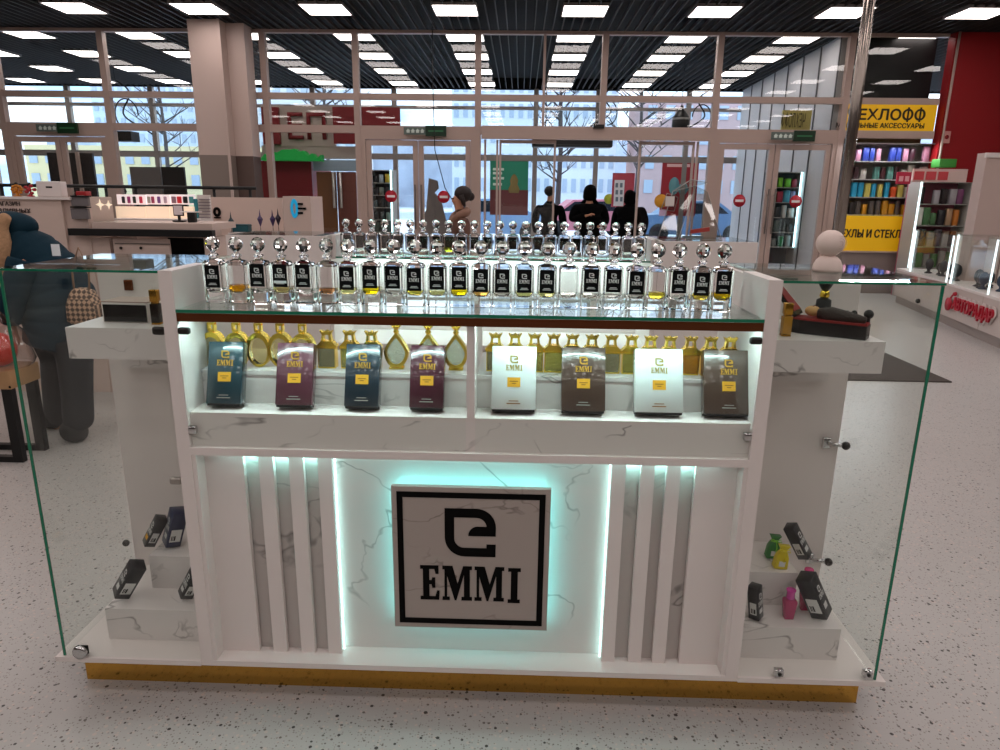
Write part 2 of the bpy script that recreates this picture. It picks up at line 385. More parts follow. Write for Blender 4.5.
# ================================================================== room shell
WY = 12.4; CZ = 4.2; VY = 18.8
def floor_mat():
    mt = mat('terrazzo_floor', '#b0a7a1', .3); nt = mt.node_tree; bs = nt.nodes['Principled BSDF']
    tc = nt.nodes.new('ShaderNodeTexCoord')
    def speck(scale, size, thr, seed):
        mp = nt.nodes.new('ShaderNodeMapping'); mp.inputs['Location'].default_value = (seed, seed*2, 0); nt.links.new(tc.outputs['Object'], mp.inputs[0])
        v = nt.nodes.new('ShaderNodeTexVoronoi'); v.inputs['Scale'].default_value = scale; v.voronoi_dimensions = '2D'; nt.links.new(mp.outputs[0], v.inputs['Vector'])
        sep = nt.nodes.new('ShaderNodeSeparateColor'); nt.links.new(v.outputs['Color'], sep.inputs[0])
        # speck radius varies by cell, only some cells carry one
        m1 = nt.nodes.new('ShaderNodeMath'); m1.operation = 'MULTIPLY'; m1.inputs[1].default_value = size; nt.links.new(sep.outputs['Green'], m1.inputs[0])
        m2 = nt.nodes.new('ShaderNodeMath'); m2.operation = 'LESS_THAN'; nt.links.new(v.outputs['Distance'], m2.inputs[0]); nt.links.new(m1.outputs[0], m2.inputs[1])
        m3 = nt.nodes.new('ShaderNodeMath'); m3.operation = 'LESS_THAN'; m3.inputs[1].default_value = thr; nt.links.new(sep.outputs['Red'], m3.inputs[0])
        m4 = nt.nodes.new('ShaderNodeMath'); m4.operation = 'MULTIPLY'; nt.links.new(m2.outputs[0], m4.inputs[0]); nt.links.new(m3.outputs[0], m4.inputs[1])
        return m4.outputs[0]
    n = nt.nodes.new('ShaderNodeTexNoise'); n.inputs['Scale'].default_value = 1.2; n.inputs['Detail'].default_value = 6; nt.links.new(tc.outputs['Object'], n.inputs['Vector'])
    mx = nt.nodes.new('ShaderNodeMix'); mx.data_type = 'RGBA'; mx.inputs['A'].default_value = srgb('#aca8a4'); mx.inputs['B'].default_value = srgb('#bab6b3'); nt.links.new(n.outputs['Fac'], mx.inputs['Factor'])
    prev = mx.outputs['Result']
    for sc, sz, th, col, sd in ((60, .40, .3, '#c2b4ac', 3), (120, .42, .30, '#938b86', 9), (70, .34, .16, '#6a625d', 1), (40, .26, .14, '#3c3835', 5)):
        q = nt.nodes.new('ShaderNodeMix'); q.data_type = 'RGBA'; q.inputs['B'].default_value = srgb(col)
        nt.links.new(prev, q.inputs['A']); nt.links.new(speck(sc, sz, th, sd), q.inputs['Factor']); prev = q.outputs['Result']
    nt.links.new(prev, bs.inputs['Base Color']); return mt
b = MB(); b.box(-14, 12, -8, VY, -.1, 0); struct('floor', b, floor_mat())
struct('trim_9', MB().box(-14, 12, VY-.05, VY+.05, CZ-.02, CZ+.3), mat('ceiling_void', '#050505', .9))
# black slat ceiling: slats run into the depth under a black void
b = MB(); b.box(-14, 12, -8, VY, CZ+.25, CZ+.3)
ceil = struct('ceiling', b, mat('ceiling_void', '#050505', .9))
b = MB(); x = -13.9
while x < 11.9:
    b.box(x, x+.014, 2, VY-.05, CZ, CZ+.05); x += .148
o = b.build('ceiling_slats', mat('ceiling_slat', '#37312f', .6), ceil); o['kind'] = 'stuff'
HALLW = mat('hall_wall', '#b9aaa2', .7)
b = MB(); b.box(-14.1, -14, -8, VY, 0, CZ+.3); struct('wall_left', b, HALLW)
b = MB(); b.box(12, 12.1, -8, VY, 0, CZ+.3); struct('wall_right', b, HALLW)
b = MB(); b.box(-14, 12, -8.1, -8, 0, CZ+.3); struct('wall_behind', b, mat('hall_wall_dark', '#6b5f5a', .7))
# lamps
def lamp_at(x, y, label, grp='square ceiling light panels'):
    r = empty('ceiling_light', (x, y, CZ), 0, label, 'ceiling light', grp)
    return r
LX = [-12.3, -10.5, -8.62, -6.66, -4.79, -2.92, -1.01, .87, 2.74, 4.60, 6.5]
rows = [11.07, 12.84, 14.56, 16.28, 18.0]
names = ['first from the left', 'second from the left', 'third from the left', 'fourth from the left', 'fifth from the left', 'sixth from the left', 'seventh from the left', 'eighth from the left', 'ninth from the left', 'tenth from the left', 'eleventh from the left']
def mk_lamp():
    r = lamp_at(0, 0, 'x')
    b = MB()
    for (a, c, d, e) in ((-.31, .31, -.325, -.31), (-.31, .31, .31, .325), (-.325, -.31, -.325, .325), (.31, .325, -.325, .325)): b.box(a, c, d, e, -.012, .03)
    b.build('frame', mat('lamp_frame', '#8a8380', .5), r)
    b = MB(); b.box(-.31, .31, -.31, .31, -.006, .004); b.build('diffuser', LAMPM, r)
    b = MB(); b.box(-.31, .31, -.31, .31, .004, .05); b.build('housing', mat('lamp_housing', '#1c1c1c', .6), r)
    return r
lamp0 = None
rn = ['row before the glass wall', 'first row behind the glass wall', 'second row behind the glass wall', 'third row behind the glass wall', 'last row before the street windows']
for j, yy in enumerate(rows):
    for i, xx in enumerate(LX):
        if (j == 0 and xx < -8) or (xx < -12 and j < 3): continue
        vis = [q_ for q_ in LX if -5 < proj_px(q_, yy, CZ) < 1005]
        lab = 'square ceiling light, %s, %s' % (rn[j], names[vis.index(xx)] if xx in vis else 'beyond the left edge of the view')
        if lamp0 is None: lamp0 = mk_lamp(); q = lamp0; q.location = (xx, yy, CZ)
        else: q = dup(lamp0, (xx, yy, CZ))
        q['label'] = lab
# lamps of the hall above and behind the camera, outside the frame
for yy in [9.35, 7.6, 5.9, 4.1, 2.4, .7, -1.0, -2.8, -4.5]:
    for xx in [-8.62, -6.75, -4.83, -2.95, -1.02, .87, 2.74, 4.57, 6.5, 8.4]:
        area('hall_ceiling_lamp', (xx, yy, CZ-.01), .6, .6, 5.0*1.13*1.0, '#fff2ee')
# world: pale winter sky with clouds
w = bpy.data.worlds.new('sky'); SC.world = w; w.use_nodes = True; nt = w.node_tree
bg = nt.nodes['Background']; tc = nt.nodes.new('ShaderNodeTexCoord'); n = nt.nodes.new('ShaderNodeTexNoise'); n.inputs['Scale'].default_value = 3.5; n.inputs['Detail'].default_value = 6
mp = nt.nodes.new('ShaderNodeMapping'); mp.inputs['Scale'].default_value = (1, 1, 3.5)
nt.links.new(tc.outputs['Generated'], mp.inputs[0]); nt.links.new(mp.outputs[0], n.inputs['Vector'])
rmp = nt.nodes.new('ShaderNodeValToRGB'); rmp.color_ramp.elements[0].position = .42; rmp.color_ramp.elements[0].color = srgb('#93bde6'); rmp.color_ramp.elements[1].position = .62; rmp.color_ramp.elements[1].color = srgb('#f4f7fd')
nt.links.new(n.outputs['Fac'], rmp.inputs[0]); nt.links.new(rmp.outputs[0], bg.inputs['Color']); bg.inputs['Strength'].default_value = 2.0
# ================================================================== wings of the counter
SMB = marble('marble_step', '#ded7d4', '#76706c', 3.2, .012, 2.2)
def wing(sgn, label):
    """glass showcase wing; sgn -1 left, +1 right"""
    if sgn < 0: xin, xg, xo = XL+.020, -1.443, WL
    else: xin, xg, xo = XR-.020, 1.136, WR
    r = kempty('glass_showcase', (xin+xo)/2, 2.08, label, 'display case')
    lo = lambda a, c: (min(a, c), max(a, c))
    b = MB(); a, c = lo(xin, xin-sgn*-.0185); b.prism([(Y0, ZB), (2.335, ZB), (2.335, ZT-.012), (2.10, ZT-.012), (2.10, ZT), (Y0, ZT)], a, c, 'x'); kb(b, 'side_panel', WHITE, r)
    xs = xin+sgn*.0190
    a, c = lo(xs, xo); b = MB(); b.box(a, c, Y0-.004, 2.335, ZB, ZB+.017); kb(b, 'base_board', WHITE, r)
    a, c = lo(xin, xo-sgn*.034); b = MB(); b.box(a, c, 1.955, 2.30, 0, ZB); kb(b, 'plinth', GOLD, r)
    a, c = lo(xs, xg+sgn*-.006); b = MB(); b.box(a, c, 2.318, 2.334, ZB+.017, ZT-.0085); kb(b, 'back_panel', WHITE, r)
    a, c = lo(xs, xg); b = MB(); b.box(a, c, Y0+.004, Y0+.010, ZB+.018, ZT-.0085); fp = kb(b, 'front_pane', PANE, r)
    a, c = lo(xg, xg-sgn*.006); b = MB(); b.box(a, c, Y0+.0105, 2.312, ZB+.018, ZT-.0085); kb(b, 'side_pane', PANE, r)
    a, c = lo(xg+sgn*.0006, xg-sgn*.0066); b = MB(); b.box(a, c, Y0+.0035, Y0+.0080, ZB+.018, ZT-.009); kb(b, 'polished_edge', GREENEDGE, r, fp)
    a, c = lo(xs, xg+sgn*.002); b = MB(); b.box(a, c, Y0+.002, 2.37, ZT-.008, ZT); tp = kb(b, 'glass_top', PANETOP, r)
    b = MB(); b.box(a, c, Y0-.0005, Y0+.0018, ZT-.007, ZT-.001); kb(b, 'polished_edge', GREENEDGE, r, tp)
    # marble box under the glass top
    xb = at(65, 328, y=1.965).x if sgn < 0 else at(886, 343, y=1.965).x
    zt_ = 1.206; zb_ = 1.112
    a, c = lo(xs, xb); b = MB(); b.box(a, c, 1.965, 2.3175, zb_, zt_); kb(b, 'marble_box_shelf', SMB, r)
    xr_ = at(124, 370, y=2.30).x if sgn < 0 else at(826, 385, y=2.30).x
    a, c = lo(xs, xr_); b = MB(); b.box(a, c, 2.290, 2.3175, 1.000, 1.098); kb(b, 'marble_rail', SMB, r)
    # two steps on the base
    zs = ZB+.0172
    x1 = at(105, 606, y=1.975).x if sgn < 0 else at(841, 627, y=1.975).x
    a, c = lo(xs, x1); b = MB(); b.box(a, c, 1.972, 2.3175, zs, .262); kb(b, 'marble_step', SMB, r)
    x2 = at(149, 560, y=2.10).x if sgn < 0 else at(797, 580, y=2.10).x
    a, c = lo(xs, x2); b = MB(); b.box(a, c, 2.10, 2.3175, .262, .385); kb(b, 'marble_step', SMB, r)
    # clips and lock
    def clip(x, y, z, M=CHROME):
        b = MB(); b.rbox(x-.014, x+.014, y-.010, y+.010, z-.012, z+.012, .003, M); b.lathe([(.006, 0), (.006, .004)], (0, 0, 0), 10, DARKMETAL, Matrix.Translation((x, y-.010, z)) @ Matrix.Rotation(PI/2, 4, 'X'))
        kb(b, 'glass_clip', M, r)
    if sgn > 0:
        for px, py in ((779, 673), (868, 674)): p = at(px, py, y=Y0+.002); clip(p.x, Y0+.007, max(p.z, ZB+.032))
        for px, py in ((835, 445), (818, 561)):
            p = at(px, py, y=2.29); b = MB()
            b.rbox(p.x-.035, p.x-.008, 2.304, 2.318, p.z-.02, p.z+.02, .004, CHROME); b.tube([(p.x-.02, 2.30, p.z), (p.x+.035, 2.285, p.z)], .008, 8, CHROME); b.ball((p.x+.035, 2.285, p.z), .015, DARKMETAL, 12)
            kb(b, 'hinge', CHROME, r)
    else:
        p = at(85, 653, y=Y0+.02); b = MB()
        b.rbox(p.x-.018, p.x+.018, Y0+.010, Y0+.018, ZB+.02, ZB+.05, .003, DARKMETAL)
        b.lathe([(.02, 0), (.024, .004), (.022, .012), (.012, .014)], (0, 0, 0), 18, CHROME, Matrix.Translation((p.x, Y0+.004, ZB+.036)) @ Matrix.Rotation(PI/2, 4, 'X'))
        kb(b, 'lock', CHROME, r)
        p = at(126, 543, y=2.30); b = MB(); b.ball((p.x, 2.30, p.z), .013, DARKMETAL, 12); kb(b, 'hinge', DARKMETAL, r)
        p = at(129, 285, y=2.315); b = MB(); b.rbox(p.x-.014, p.x+.014, 2.306, 2.318, p.z-.018, p.z+.018, .003); kb(b, 'latch_plate', BRONZE, r)
    # oval clips near the middle unit
    for px, py in (((157, 331), (169, 481)) if sgn < 0 else ()):
        p = at(px, py, y=Y0+.002); b = MB(); xe = xs
        b.rbox(min(xe, xe+sgn*.036), max(xe, xe+sgn*.036), Y0-.002, Y0+.014, p.z-.012, p.z+.012, .007); kb(b, 'glass_clip', DARKMETAL if py == 331 else mat('nickel', '#a8a29a', .35, .8), r)
    return r
wing(-1, 'glass showcase wing left of the perfume counter, with a black gift box inside')
wing(1, 'glass showcase wing right of the perfume counter, with coffin toy and pink bottles inside')

# ================================================================== the rear counters of the island (they face away)
RY0, RY1 = 3.50, 3.94
rc = kempty('perfume_counter', cx0, 3.72, 'rear perfume counter behind the front one, turned away, under the back bottle row', 'counter')
for xa in (XL+.02, XR-.04):
    b = MB(); b.prism([(RY0, 0.12), (RY1, .12), (RY1, ZT), (RY0+.10, ZT), (RY0+.10, ZG-.012), (RY0, ZG-.012)], xa, xa+.02, 'x'); kb(b, 'side_panel', WHITE, rc)
b = MB(); b.box(xi, xj, RY0+.02, RY1, .12, .138); kb(b, 'base_board', WHITE, rc)
b = MB(); b.box(XL+.03, XR-.05, RY0+.08, RY1-.08, 0, .12); kb(b, 'plinth', GOLD, rc)
for z in (.50, .82): b = MB(); b.box(xi, xj, RY0+.02, RY1-.03, z, z+.018); kb(b, 'shelf', WHITE, rc)
b = MB(); b.box(xi, xj, RY1-.028, RY1-.01, .138, ZG-.01); kb(b, 'front_board', WHITE, rc)
b = MB(); b.box(xi, xj, RY0+.09, RY1-.002, ZG-.008, ZG-.0005); g_ = kb(b, 'glass_top', PANETOP, rc)
b = MB(); b.box(xi, xj, RY0+.088, RY0+.0895, ZG-.008, ZG-.0005); kb(b, 'polished_edge', GREENEDGE, rc, g_)
b = MB(); b.box(xi+.02, xj-.02, RY1-.05, RY1-.04, ZG-.02, ZG-.012); kb(b, 'led_strip', LED, rc)
area('rear_showcase_led_light', (cx0, RY1-.10, ZG-.03), XR-XL-.15, .02, 3.0, CYAN)
for sgn, lab in ((-1, 'white rear showcase wing behind the left glass wing, seen from its plain back'), (1, 'white rear showcase wing under the clear plastic stand, seen from its plain back')):
    xin = XL+.018 if sgn < 0 else XR-.018
    xo = -1.485 if sgn < 0 else 1.175
    r = kempty('glass_showcase', (xin+xo)/2, 3.72, lab, 'display case')
    a, c = min(xin, xo), max(xin, xo)
    b = MB(); b.box(a, c, RY0, RY0+.018, .12, ZT); kb(b, 'back_panel', WHITE, r)
    b = MB(); e = xin+sgn*.002; b.box(min(e, e+sgn*.018), max(e, e+sgn*.018), RY0+.019, RY1, .12, ZT); kb(b, 'side_panel', WHITE, r)
    b = MB(); b.box(a, c, RY0+.019, RY1+.01, .10, .118); kb(b, 'base_board', WHITE, r)
    b = MB(); b.box(a+.05, c-.05, RY0+.08, RY1-.08, 0, .10); kb(b, 'plinth', GOLD, r)
    b = MB(); b.box(a, c, RY0+.020, RY1, ZT-.008, ZT); kb(b, 'glass_top', PANETOP, r)
    b = MB(); b.box(a, c, RY1-.008, RY1-.002, .119, ZT-.009); kb(b, 'front_pane', PANE, r)

# ================================================================== emblem and lettering shared by labels and cartons
def tess(polys):
    from mathutils.geometry import tessellate_polygon
    V, Fs = [], []
    for po in polys:
        q = [p for i, p in enumerate(po) if (Vector(p)-Vector(po[i-1])).length > .5]
        t = tessellate_polygon([[Vector((p[0], p[1], 0)) for p in q]])
        o_ = len(V); V += q; Fs += [tuple(i+o_ for i in f) for f in t]
    return V, Fs
def print_mb(height, m=None, thick=.0006, words=True, emb=True):
    """the e emblem above the word, height in metres, centred at 0, lying in the xz plane and facing -y"""
    V = []; Fs = []; polys = []
    if emb: polys.append(em)
    if words: polys += serifE()+serifM(290)+serifM(442)+serifI()
    V, Fs = tess(polys)
    us = [v[0] for v in V]; vs_ = [v[1] for v in V]; k = height/(max(vs_)-min(vs_)); cu = 421; cv = (max(vs_)+min(vs_))/2
    b = MB(); b.add([((u-cu)*k, -thick, -(v-cv)*k) for u, v in V], Fs, m); return b

# ================================================================== crystal bottles
LIQ = {}
def liquid(col):
    if col not in LIQ: LIQ[col] = mat('perfume_'+col.strip('#'), col, 0, trans=1, ior=1.36)
    return LIQ[col]
def mesh_of(mb, name, m=None, fix=True):
    o = mb.build(name, m, None, fix=fix); me = o.data; bpy.data.objects.remove(o); return me
def obj(name, me, parent, loc=None):
    o = bpy.data.objects.new(name, me); COL.objects.link(o); o.parent = parent
    if loc: o.location = loc
    return o
def sq_lathe(b, prof, n, m, smooth=False):
    """loft of rounded rectangles (hx, hy, z)"""
    vs_ = []; fs = []
    for hx, hy, z in prof:
        r = min(hx, hy)*.22
        for (qx, qy, a0) in ((1, 1, 0), (-1, 1, PI/2), (-1, -1, PI), (1, -1, 1.5*PI)):
            for k in range(3):
                a = a0+k*PI/4; vs_.append(Vector((qx*(hx-r)+r*math.cos(a), qy*(hy-r)+r*math.sin(a), z)))
    N = 12
    for i in range(len(prof)-1):
        for k in range(N): fs.append((i*N+k, i*N+(k+1) % N, (i+1)*N+(k+1) % N, (i+1)*N+k))
    fs.append(tuple(range(N))[::-1]); fs.append(tuple((len(prof)-1)*N+k for k in range(N)))
    return b.add(vs_, fs, m, smooth)
b = MB(); sq_lathe(b, [(.029, .019, 0), (.031, .021, .003), (.031, .021, .124), (.026, .017, .132), (.011, .010, .136), (.009, .009, .142)], 12, None)
c_ = MB(); sq_lathe(c_, [(.008, .006, .030), (.018, .012, .033), (.0265, .0165, .044), (.0265, .0165, .118), (.021, .013, .126)], 12, None)
o = c_.build('t', None, None); me_c = o.data; inner = [v.co.copy() for v in me_c.vertices]; infs = [list(p.vertices)[::-1] for p in me_c.polygons]; bpy.data.objects.remove(o)
o = b.build('t', None, None); outer = [v.co.copy() for v in o.data.vertices]; outfs = [list(p.vertices) for p in o.data.polygons]; bpy.data.objects.remove(o)
b = MB(); b.add(outer, outfs); b.add(inner, infs); ME_BODY = mesh_of(b, 'bottle_body', GLASS, fix=False)
b = MB(); b.lathe([(.008, .1425), (.015, .145), (.0165, .149), (.013, .153), (.0075, .156), (.0075, .160), (.010, .163)], (0, 0, 0), 12); b.ball((0, 0, .1835), .0232, None, 10, smooth=False); ME_STOP = mesh_of(b, 'stopper', GLASS)
b = MB(); b.box(-.0228, .0228, -.0222, -.0214, -.0355, .0355); ME_LABEL = mesh_of(b, 'label', LABELBLACK)
b = print_mb(.030, None, .0226)
for wd, zz in ((.020, -.0215), (.026, -.0255)): b.box(-wd/2, wd/2, -.0226, -.0222, zz-.001, zz+.001)
b2 = MB(); b2.add([Vector(v)+Vector((0, 0, .008)) if i < len(b.v)-16 else v for i, v in enumerate(b.v)], b.f); ME_PRINT = mesh_of(b2, 'label_print', LABELTEXT, fix=False)
b = MB(); b.box(-.0205, .0205, -.0228, -.0223, -.024, -.016); ME_BAND = mesh_of(b, 'white_band', mat('white_paper', '#e8eef2', .6))
ME_LIQ = {}
def liquid_mesh(col, lvl):
    k = (col, round(lvl, 3))
    if k not in ME_LIQ:
        b = MB(); sq_lathe(b, [(.0078, .0058, .0302), (.0178, .0118, .0332), (.0262, .0162, .0442), (.0262, .0162, .047+lvl)], 12, None); ME_LIQ[k] = mesh_of(b, 'perfume', liquid(col))
    return ME_LIQ[k]
def bottle(x, y, z, rz, label, group, lab=True, labz=.086, liq=None, lvl=.004, band=False, name='crystal_perfume_bottle'):
    r = empty(name, (x, y, z), rz, label, 'perfume bottle', group); r.scale = (.929, .929, .929)
    obj('bottle_body', ME_BODY, r); obj('stopper', ME_STOP, r)
    if lab:
        l = obj('label', ME_LABEL, r, (0, 0, labz)); obj('label_print', ME_PRINT, l)
        if band: obj('white_band', ME_BAND, l)
    if liq: obj('perfume', liquid_mesh(liq, lvl), r)
    return r
front_px = [212.5, 235.5, 257.6, 280.4, 303.2, 326, 346.8, 370.3, 393, 414.6, 437, 459, 481.3, 502.5, 525, 548, 569.7, 592.5, 615, 638, 659, 680.6, 704, 725.4]
AMB, YEL, PAL = '#f2b418', '#f0d800', '#f3eea0'
liqs = {1: (AMB, .009), 3: (PAL, .005), 5: ('#f0b070', .002), 6: (PAL, .005), 7: (YEL, .009), 9: ('#f2ea60', .003), 10: (PAL, .003), 11: (YEL, .008), 12: ('#f6c060', .004), 14: (PAL, .003), 15: ('#f4f0a0', .006), 20: ('#f0ea50', .006), 22: ('#f3e640', .005), 23: (YEL, .009)}
nolab = (1, 5, 16, 20)
ords = ['first', 'second', 'third', 'fourth', 'fifth', 'sixth', 'seventh', 'eighth', 'ninth', 'tenth', 'eleventh', 'twelfth', 'thirteenth', 'fourteenth', 'fifteenth', 'sixteenth', 'seventeenth', 'eighteenth', 'nineteenth', 'twentieth', 'twenty-first', 'twenty-second', 'twenty-third', 'twenty-fourth']
colw = {AMB: 'amber perfume', YEL: 'bright yellow perfume', PAL: 'a little pale perfume', '#f0b070': 'a trace of orange perfume', '#f2ea60': 'a little yellow perfume', '#f6c060': 'a little orange perfume', '#f4f0a0': 'pale yellow perfume', '#f0ea50': 'yellow perfume', '#f3e640': 'yellow perfume'}
for i, px in enumerate(front_px):
    p = at(px, 245, y=2.03)
    lab = 'front-row crystal bottle, %s from the left, %s%s' % (ords[i], 'no label' if i in nolab else ('black label with white band' if i == 3 else 'black label'), ', '+colw[liqs[i][0]] if i in liqs else ', clear')
    bottle(p.x, 2.03, ZG, random.uniform(-.06, .06), lab, 'crystal bottles in the front row', i not in nolab, .086+random.choice((-.003, 0, .003)), *(liqs.get(i, (None, 0))), band=(i == 3))
rear_px = [346+i*(641.5-346)/23 for i in range(24)]
for i, px in enumerate(rear_px):
    p = at(px, 228, y=3.60)
    bottle(p.x, 3.60, ZG, PI+random.uniform(-.06, .06), 'rear-row crystal bottle, %s from the left, label turned away%s' % (ords[i], ', yellow perfume' if i == 8 else ''), 'crystal bottles in the rear row', True, .086, *((('#e8ea40', .012)) if i == 8 else (None, 0)))

# ================================================================== gold bottles inside the showcase
AMBERG = mat('amber_glass', '#e6e0a8', .04, trans=.95, ior=1.4)
CLEARG = mat('clear_textured_glass', '#d8e0cc', .08, trans=.8, ior=1.4, bump=.6, bscale=220)
def ring_stopper(b, z, w, m):
    """flared gold stopper with a window: pyramid foot, square ring, flared crown"""
    b.prism([(-w/2, z), (w/2, z), (w/2, z+.003), (w*.27, z+.018), (-w*.27, z+.018), (-w/2, z+.003)], -.014, .014, 'y', m)
    for s in (-1, 1): b.prism([(s*w*.27, z+.016), (s*w*.13, z+.019), (s*w*.11, z+.038), (s*w*.21, z+.040)], -.010, .010, 'y', m)
    b.prism([(-w*.21, z+.037), (w*.21, z+.037), (w*.33, z+.050), (w*.12, z+.046), (0, z+.051), (-w*.12, z+.046), (-w*.33, z+.050)], -.010, .010, 'y', m)
def ellipse(cx, cz, rx, rz_, n=24, a0=0): return [(cx+rx*math.cos(2*PI*k/n+a0), cz+rz_*math.sin(2*PI*k/n+a0)) for k in range(n)]
def annulus(b, outer_, inner_, y0, y1, m):
    n = len(outer_); V = [Vector((u, y, v)) for y in (y0, y1) for L in (outer_, inner_) for u, v in L]; Fs = []
    for k in range(n):
        j = (k+1) % n
        Fs += [(k, j, n+j, n+k), (2*n+k, 3*n+k, 3*n+j, 2*n+j), (k, 2*n+k, 2*n+j, j), (n+k, n+j, 3*n+j, 3*n+k)]
    b.add(V, Fs, m)
# round flask
b = MB(); annulus(b, ellipse(0, .047, .037, .047), ellipse(0, .043, .0285, .037), -.017, .017, None); b.box(-.010, .010, -.009, .009, .094, .099)
for (a, c, d, e) in ((-.011, -.006, .099, .116), (.006, .011, .099, .116), (-.011, .011, .112, .118)): b.box(a, c, -.009, .009, d, e)
ME_RF = mesh_of(b, 'gold_frame', GOLDB)
b = MB(); b.prism(ellipse(0, .043, .0283, .0368), -.013, .013, 'y'); ME_RG = mesh_of(b, 'glass_body', AMBERG)
# teardrop
def tear(s, n=24):
    L = []
    for k in range(n):
        t = 2*PI*k/n-PI/2; z = math.sin(t); w_ = math.cos(t)*(1 if z < 0 else (1-z)**.55*.98+.04)
        L.append((w_*.037*s, .048+(.045 if z < 0 else .052)*s*z))
    return L
b = MB(); annulus(b, tear(1), tear(.76), -.014, .014, None); b.lathe([(.006, .096), (.010, .102), (.005, .106), (.011, .112), (.016, .117), (.006, .119)], (0, 0, 0), 10); b.box(-.022, .022, -.014, .014, 0, .006)
ME_TF = mesh_of(b, 'gold_frame', GOLDB)
b = MB(); b.prism(tear(.75), -.010, .010, 'y'); ME_TG = mesh_of(b, 'glass_body', CLEARG)
# square bottle
b = MB(); ring_stopper(b, .066, .062, None); b.box(-.030, .030, -.017, .017, .062, .066); b.box(-.027, -.0245, -.0165, .0165, .004, .062); b.box(.0245, .027, -.0165, .0165, .004, .062); b.box(-.027, .027, -.016, .016, 0, .004)
ME_SF = mesh_of(b, 'gold_frame', GOLDB)
b = MB(); b.box(-.0243, .0243, -.0145, .0145, .0042, .0618); ME_SG = {k: mesh_of(b, 'glass_body', mt) for k, mt in (('g', mat('green_amber_glass', '#a9a24a', .05, trans=.7, ior=1.4, bump=.5, bscale=150)), ('a', mat('deep_amber_glass', '#c98a1c', .05, trans=.7, ior=1.4, bump=.5, bscale=150)), ('c', mat('smoke_glass', '#8f8c6a', .05, trans=.8, ior=1.4, bump=.5, bscale=150)))}
kinds = ['r', 'r', 'r', 'r', 'r', 'sc', 'sg', 'sg', 't', 't', 't']
gx = [214, 238, 260, 281.5, 303.6, 327.6, 350.4, 372, 396.6, 428.4, 456]
GY = 2.055
def goldb(px, kind, label):
    p = at(px, 350, y=GY); r = empty('gold_perfume_bottle', (p.x, GY, TIZ), 0, label, 'perfume bottle', 'gold bottles inside the lit showcase')
    if kind in 'rt': r.scale = (1, 1, 1.14)
    if kind == 'r': obj('gold_frame', ME_RF, r); obj('glass_body', ME_RG, r)
    elif kind == 't': obj('gold_frame', ME_TF, r); obj('glass_body', ME_TG, r)
    else: obj('gold_frame', ME_SF, r); obj('glass_body', ME_SG[kind[1]], r)
kn = {'r': 'round gold flask bottle in the left showcase bay, %s of its five', 't': 'teardrop gold bottle in the left showcase bay, %s of its three'}
cnt = {'r': 0, 't': 0, 's': 0}
for px, k in zip(gx, kinds):
    n_ = ords[cnt[k[0]]]; cnt[k[0]] += 1
    goldb(px, k, (kn[k[0]] % n_) if k[0] in kn else 'square gold-topped bottle beside the flasks, %s of three in the left bay' % n_)
rx = [495.5, 515, 534.5, 553.4, 572, 591.5, 611, 631, 650, 669.5, 690, 710, 729.5]
kk = 'cgggcgcgcaaga'
for i, px in enumerate(rx): goldb(px, 's'+kk[i], 'square gold-topped bottle in the right showcase bay, %s from the centre divider' % ords[i])

# ================================================================== the eight cartons
FOIL = mat('gold_foil', '#e0b84c', .28, .85); LABY = mat('gold_label', '#e2a526', .5); LABW = mat('gold_label_print', '#8a5a12', .6)
def cello(name, col, b_=.25): return mat(name, col, .22, bump=b_, bscale=14, coat=.6)
CART = {'teal': cello('teal_carton', '#1c3a44'), 'navy': cello('navy_carton', '#1f303b', .5), 'plum': cello('plum_carton', '#5d3440'), 'wine': cello('wine_carton', '#48202c', .5), 'white': cello('white_carton', '#dfe6e4', .1), 'brown': cello('brown_carton', '#4e3c33', .5)}
def carton(px0, px1, pyb, kind, label, rz=0, lean=20, h=.190, d=.040):
    yb = 1.92
    a = at(px0, pyb, y=yb); c = at(px1, pyb, y=yb); w_ = c.x-a.x
    r = empty('perfume_carton', ((a.x+c.x)/2, 1.957, .9755), 0, label, 'perfume carton', 'perfume cartons on the lit shelf')
    r.rotation_euler = (math.radians(-lean), 0, rz)
    b = MB(); b.rbox(-w_/2, w_/2, -d, 0, .006, h, .0012, None, None, 1); b.build('carton', CART[kind], r)
    b = MB(); b.box(-w_/2+.003, w_/2-.003, -d+.003, -.0005, 0, .0059); b.build('underside_shade', mat('underside_shade_black', '#0c0b0b', .6), r)  # black slab painted in as the shaded underside and shadow of the carton
    b = print_mb(.045, None, .0012); o = b.build('emblem_print', mat('white_silver_foil', '#b9a85a', .3, .6) if kind == 'white' else FOIL, r, fix=False); o.location = (0, -d, h*.74)
    b = MB(); b.box(-.019, .019, -d-.0012, -d, h*.375, h*.375+.028); l = b.build('gold_label', LABY, r)
    b = MB(); b.box(-.012, .012, -d-.0016, -d-.0012, h*.375+.015, h*.375+.0175); b.box(-.006, .006, -d-.0016, -d-.0012, h*.375+.009, h*.375+.0115); b.build('label_print', LABW, l)
    b = MB(); b.box(-.014, .014, -d-.0012, -d, .030, .032); b.box(-.020, .020, -d-.0012, -d, .022, .0245); b.build('small_print', mat('print_grey', '#9a9a94', .5) if kind != 'white' else LABW, r)
    return r
carton(206, 240, 409, 'teal', 'dark teal perfume carton at the left end of the lit shelf', .03)
carton(275, 311, 410, 'plum', 'plum perfume carton second from the left on the lit shelf', .02)
carton(344, 378, 412, 'navy', 'crinkled dark navy perfume carton third from the left on the lit shelf', 0)
carton(409, 443, 413, 'wine', 'crinkled wine-red perfume carton just left of the shelf divider', 0)
carton(491, 535.5, 413, 'white', 'white perfume carton just right of the shelf divider', 0, h=.192)
carton(561, 605, 416, 'brown', 'brown perfume carton between the two white cartons', 0, h=.192)
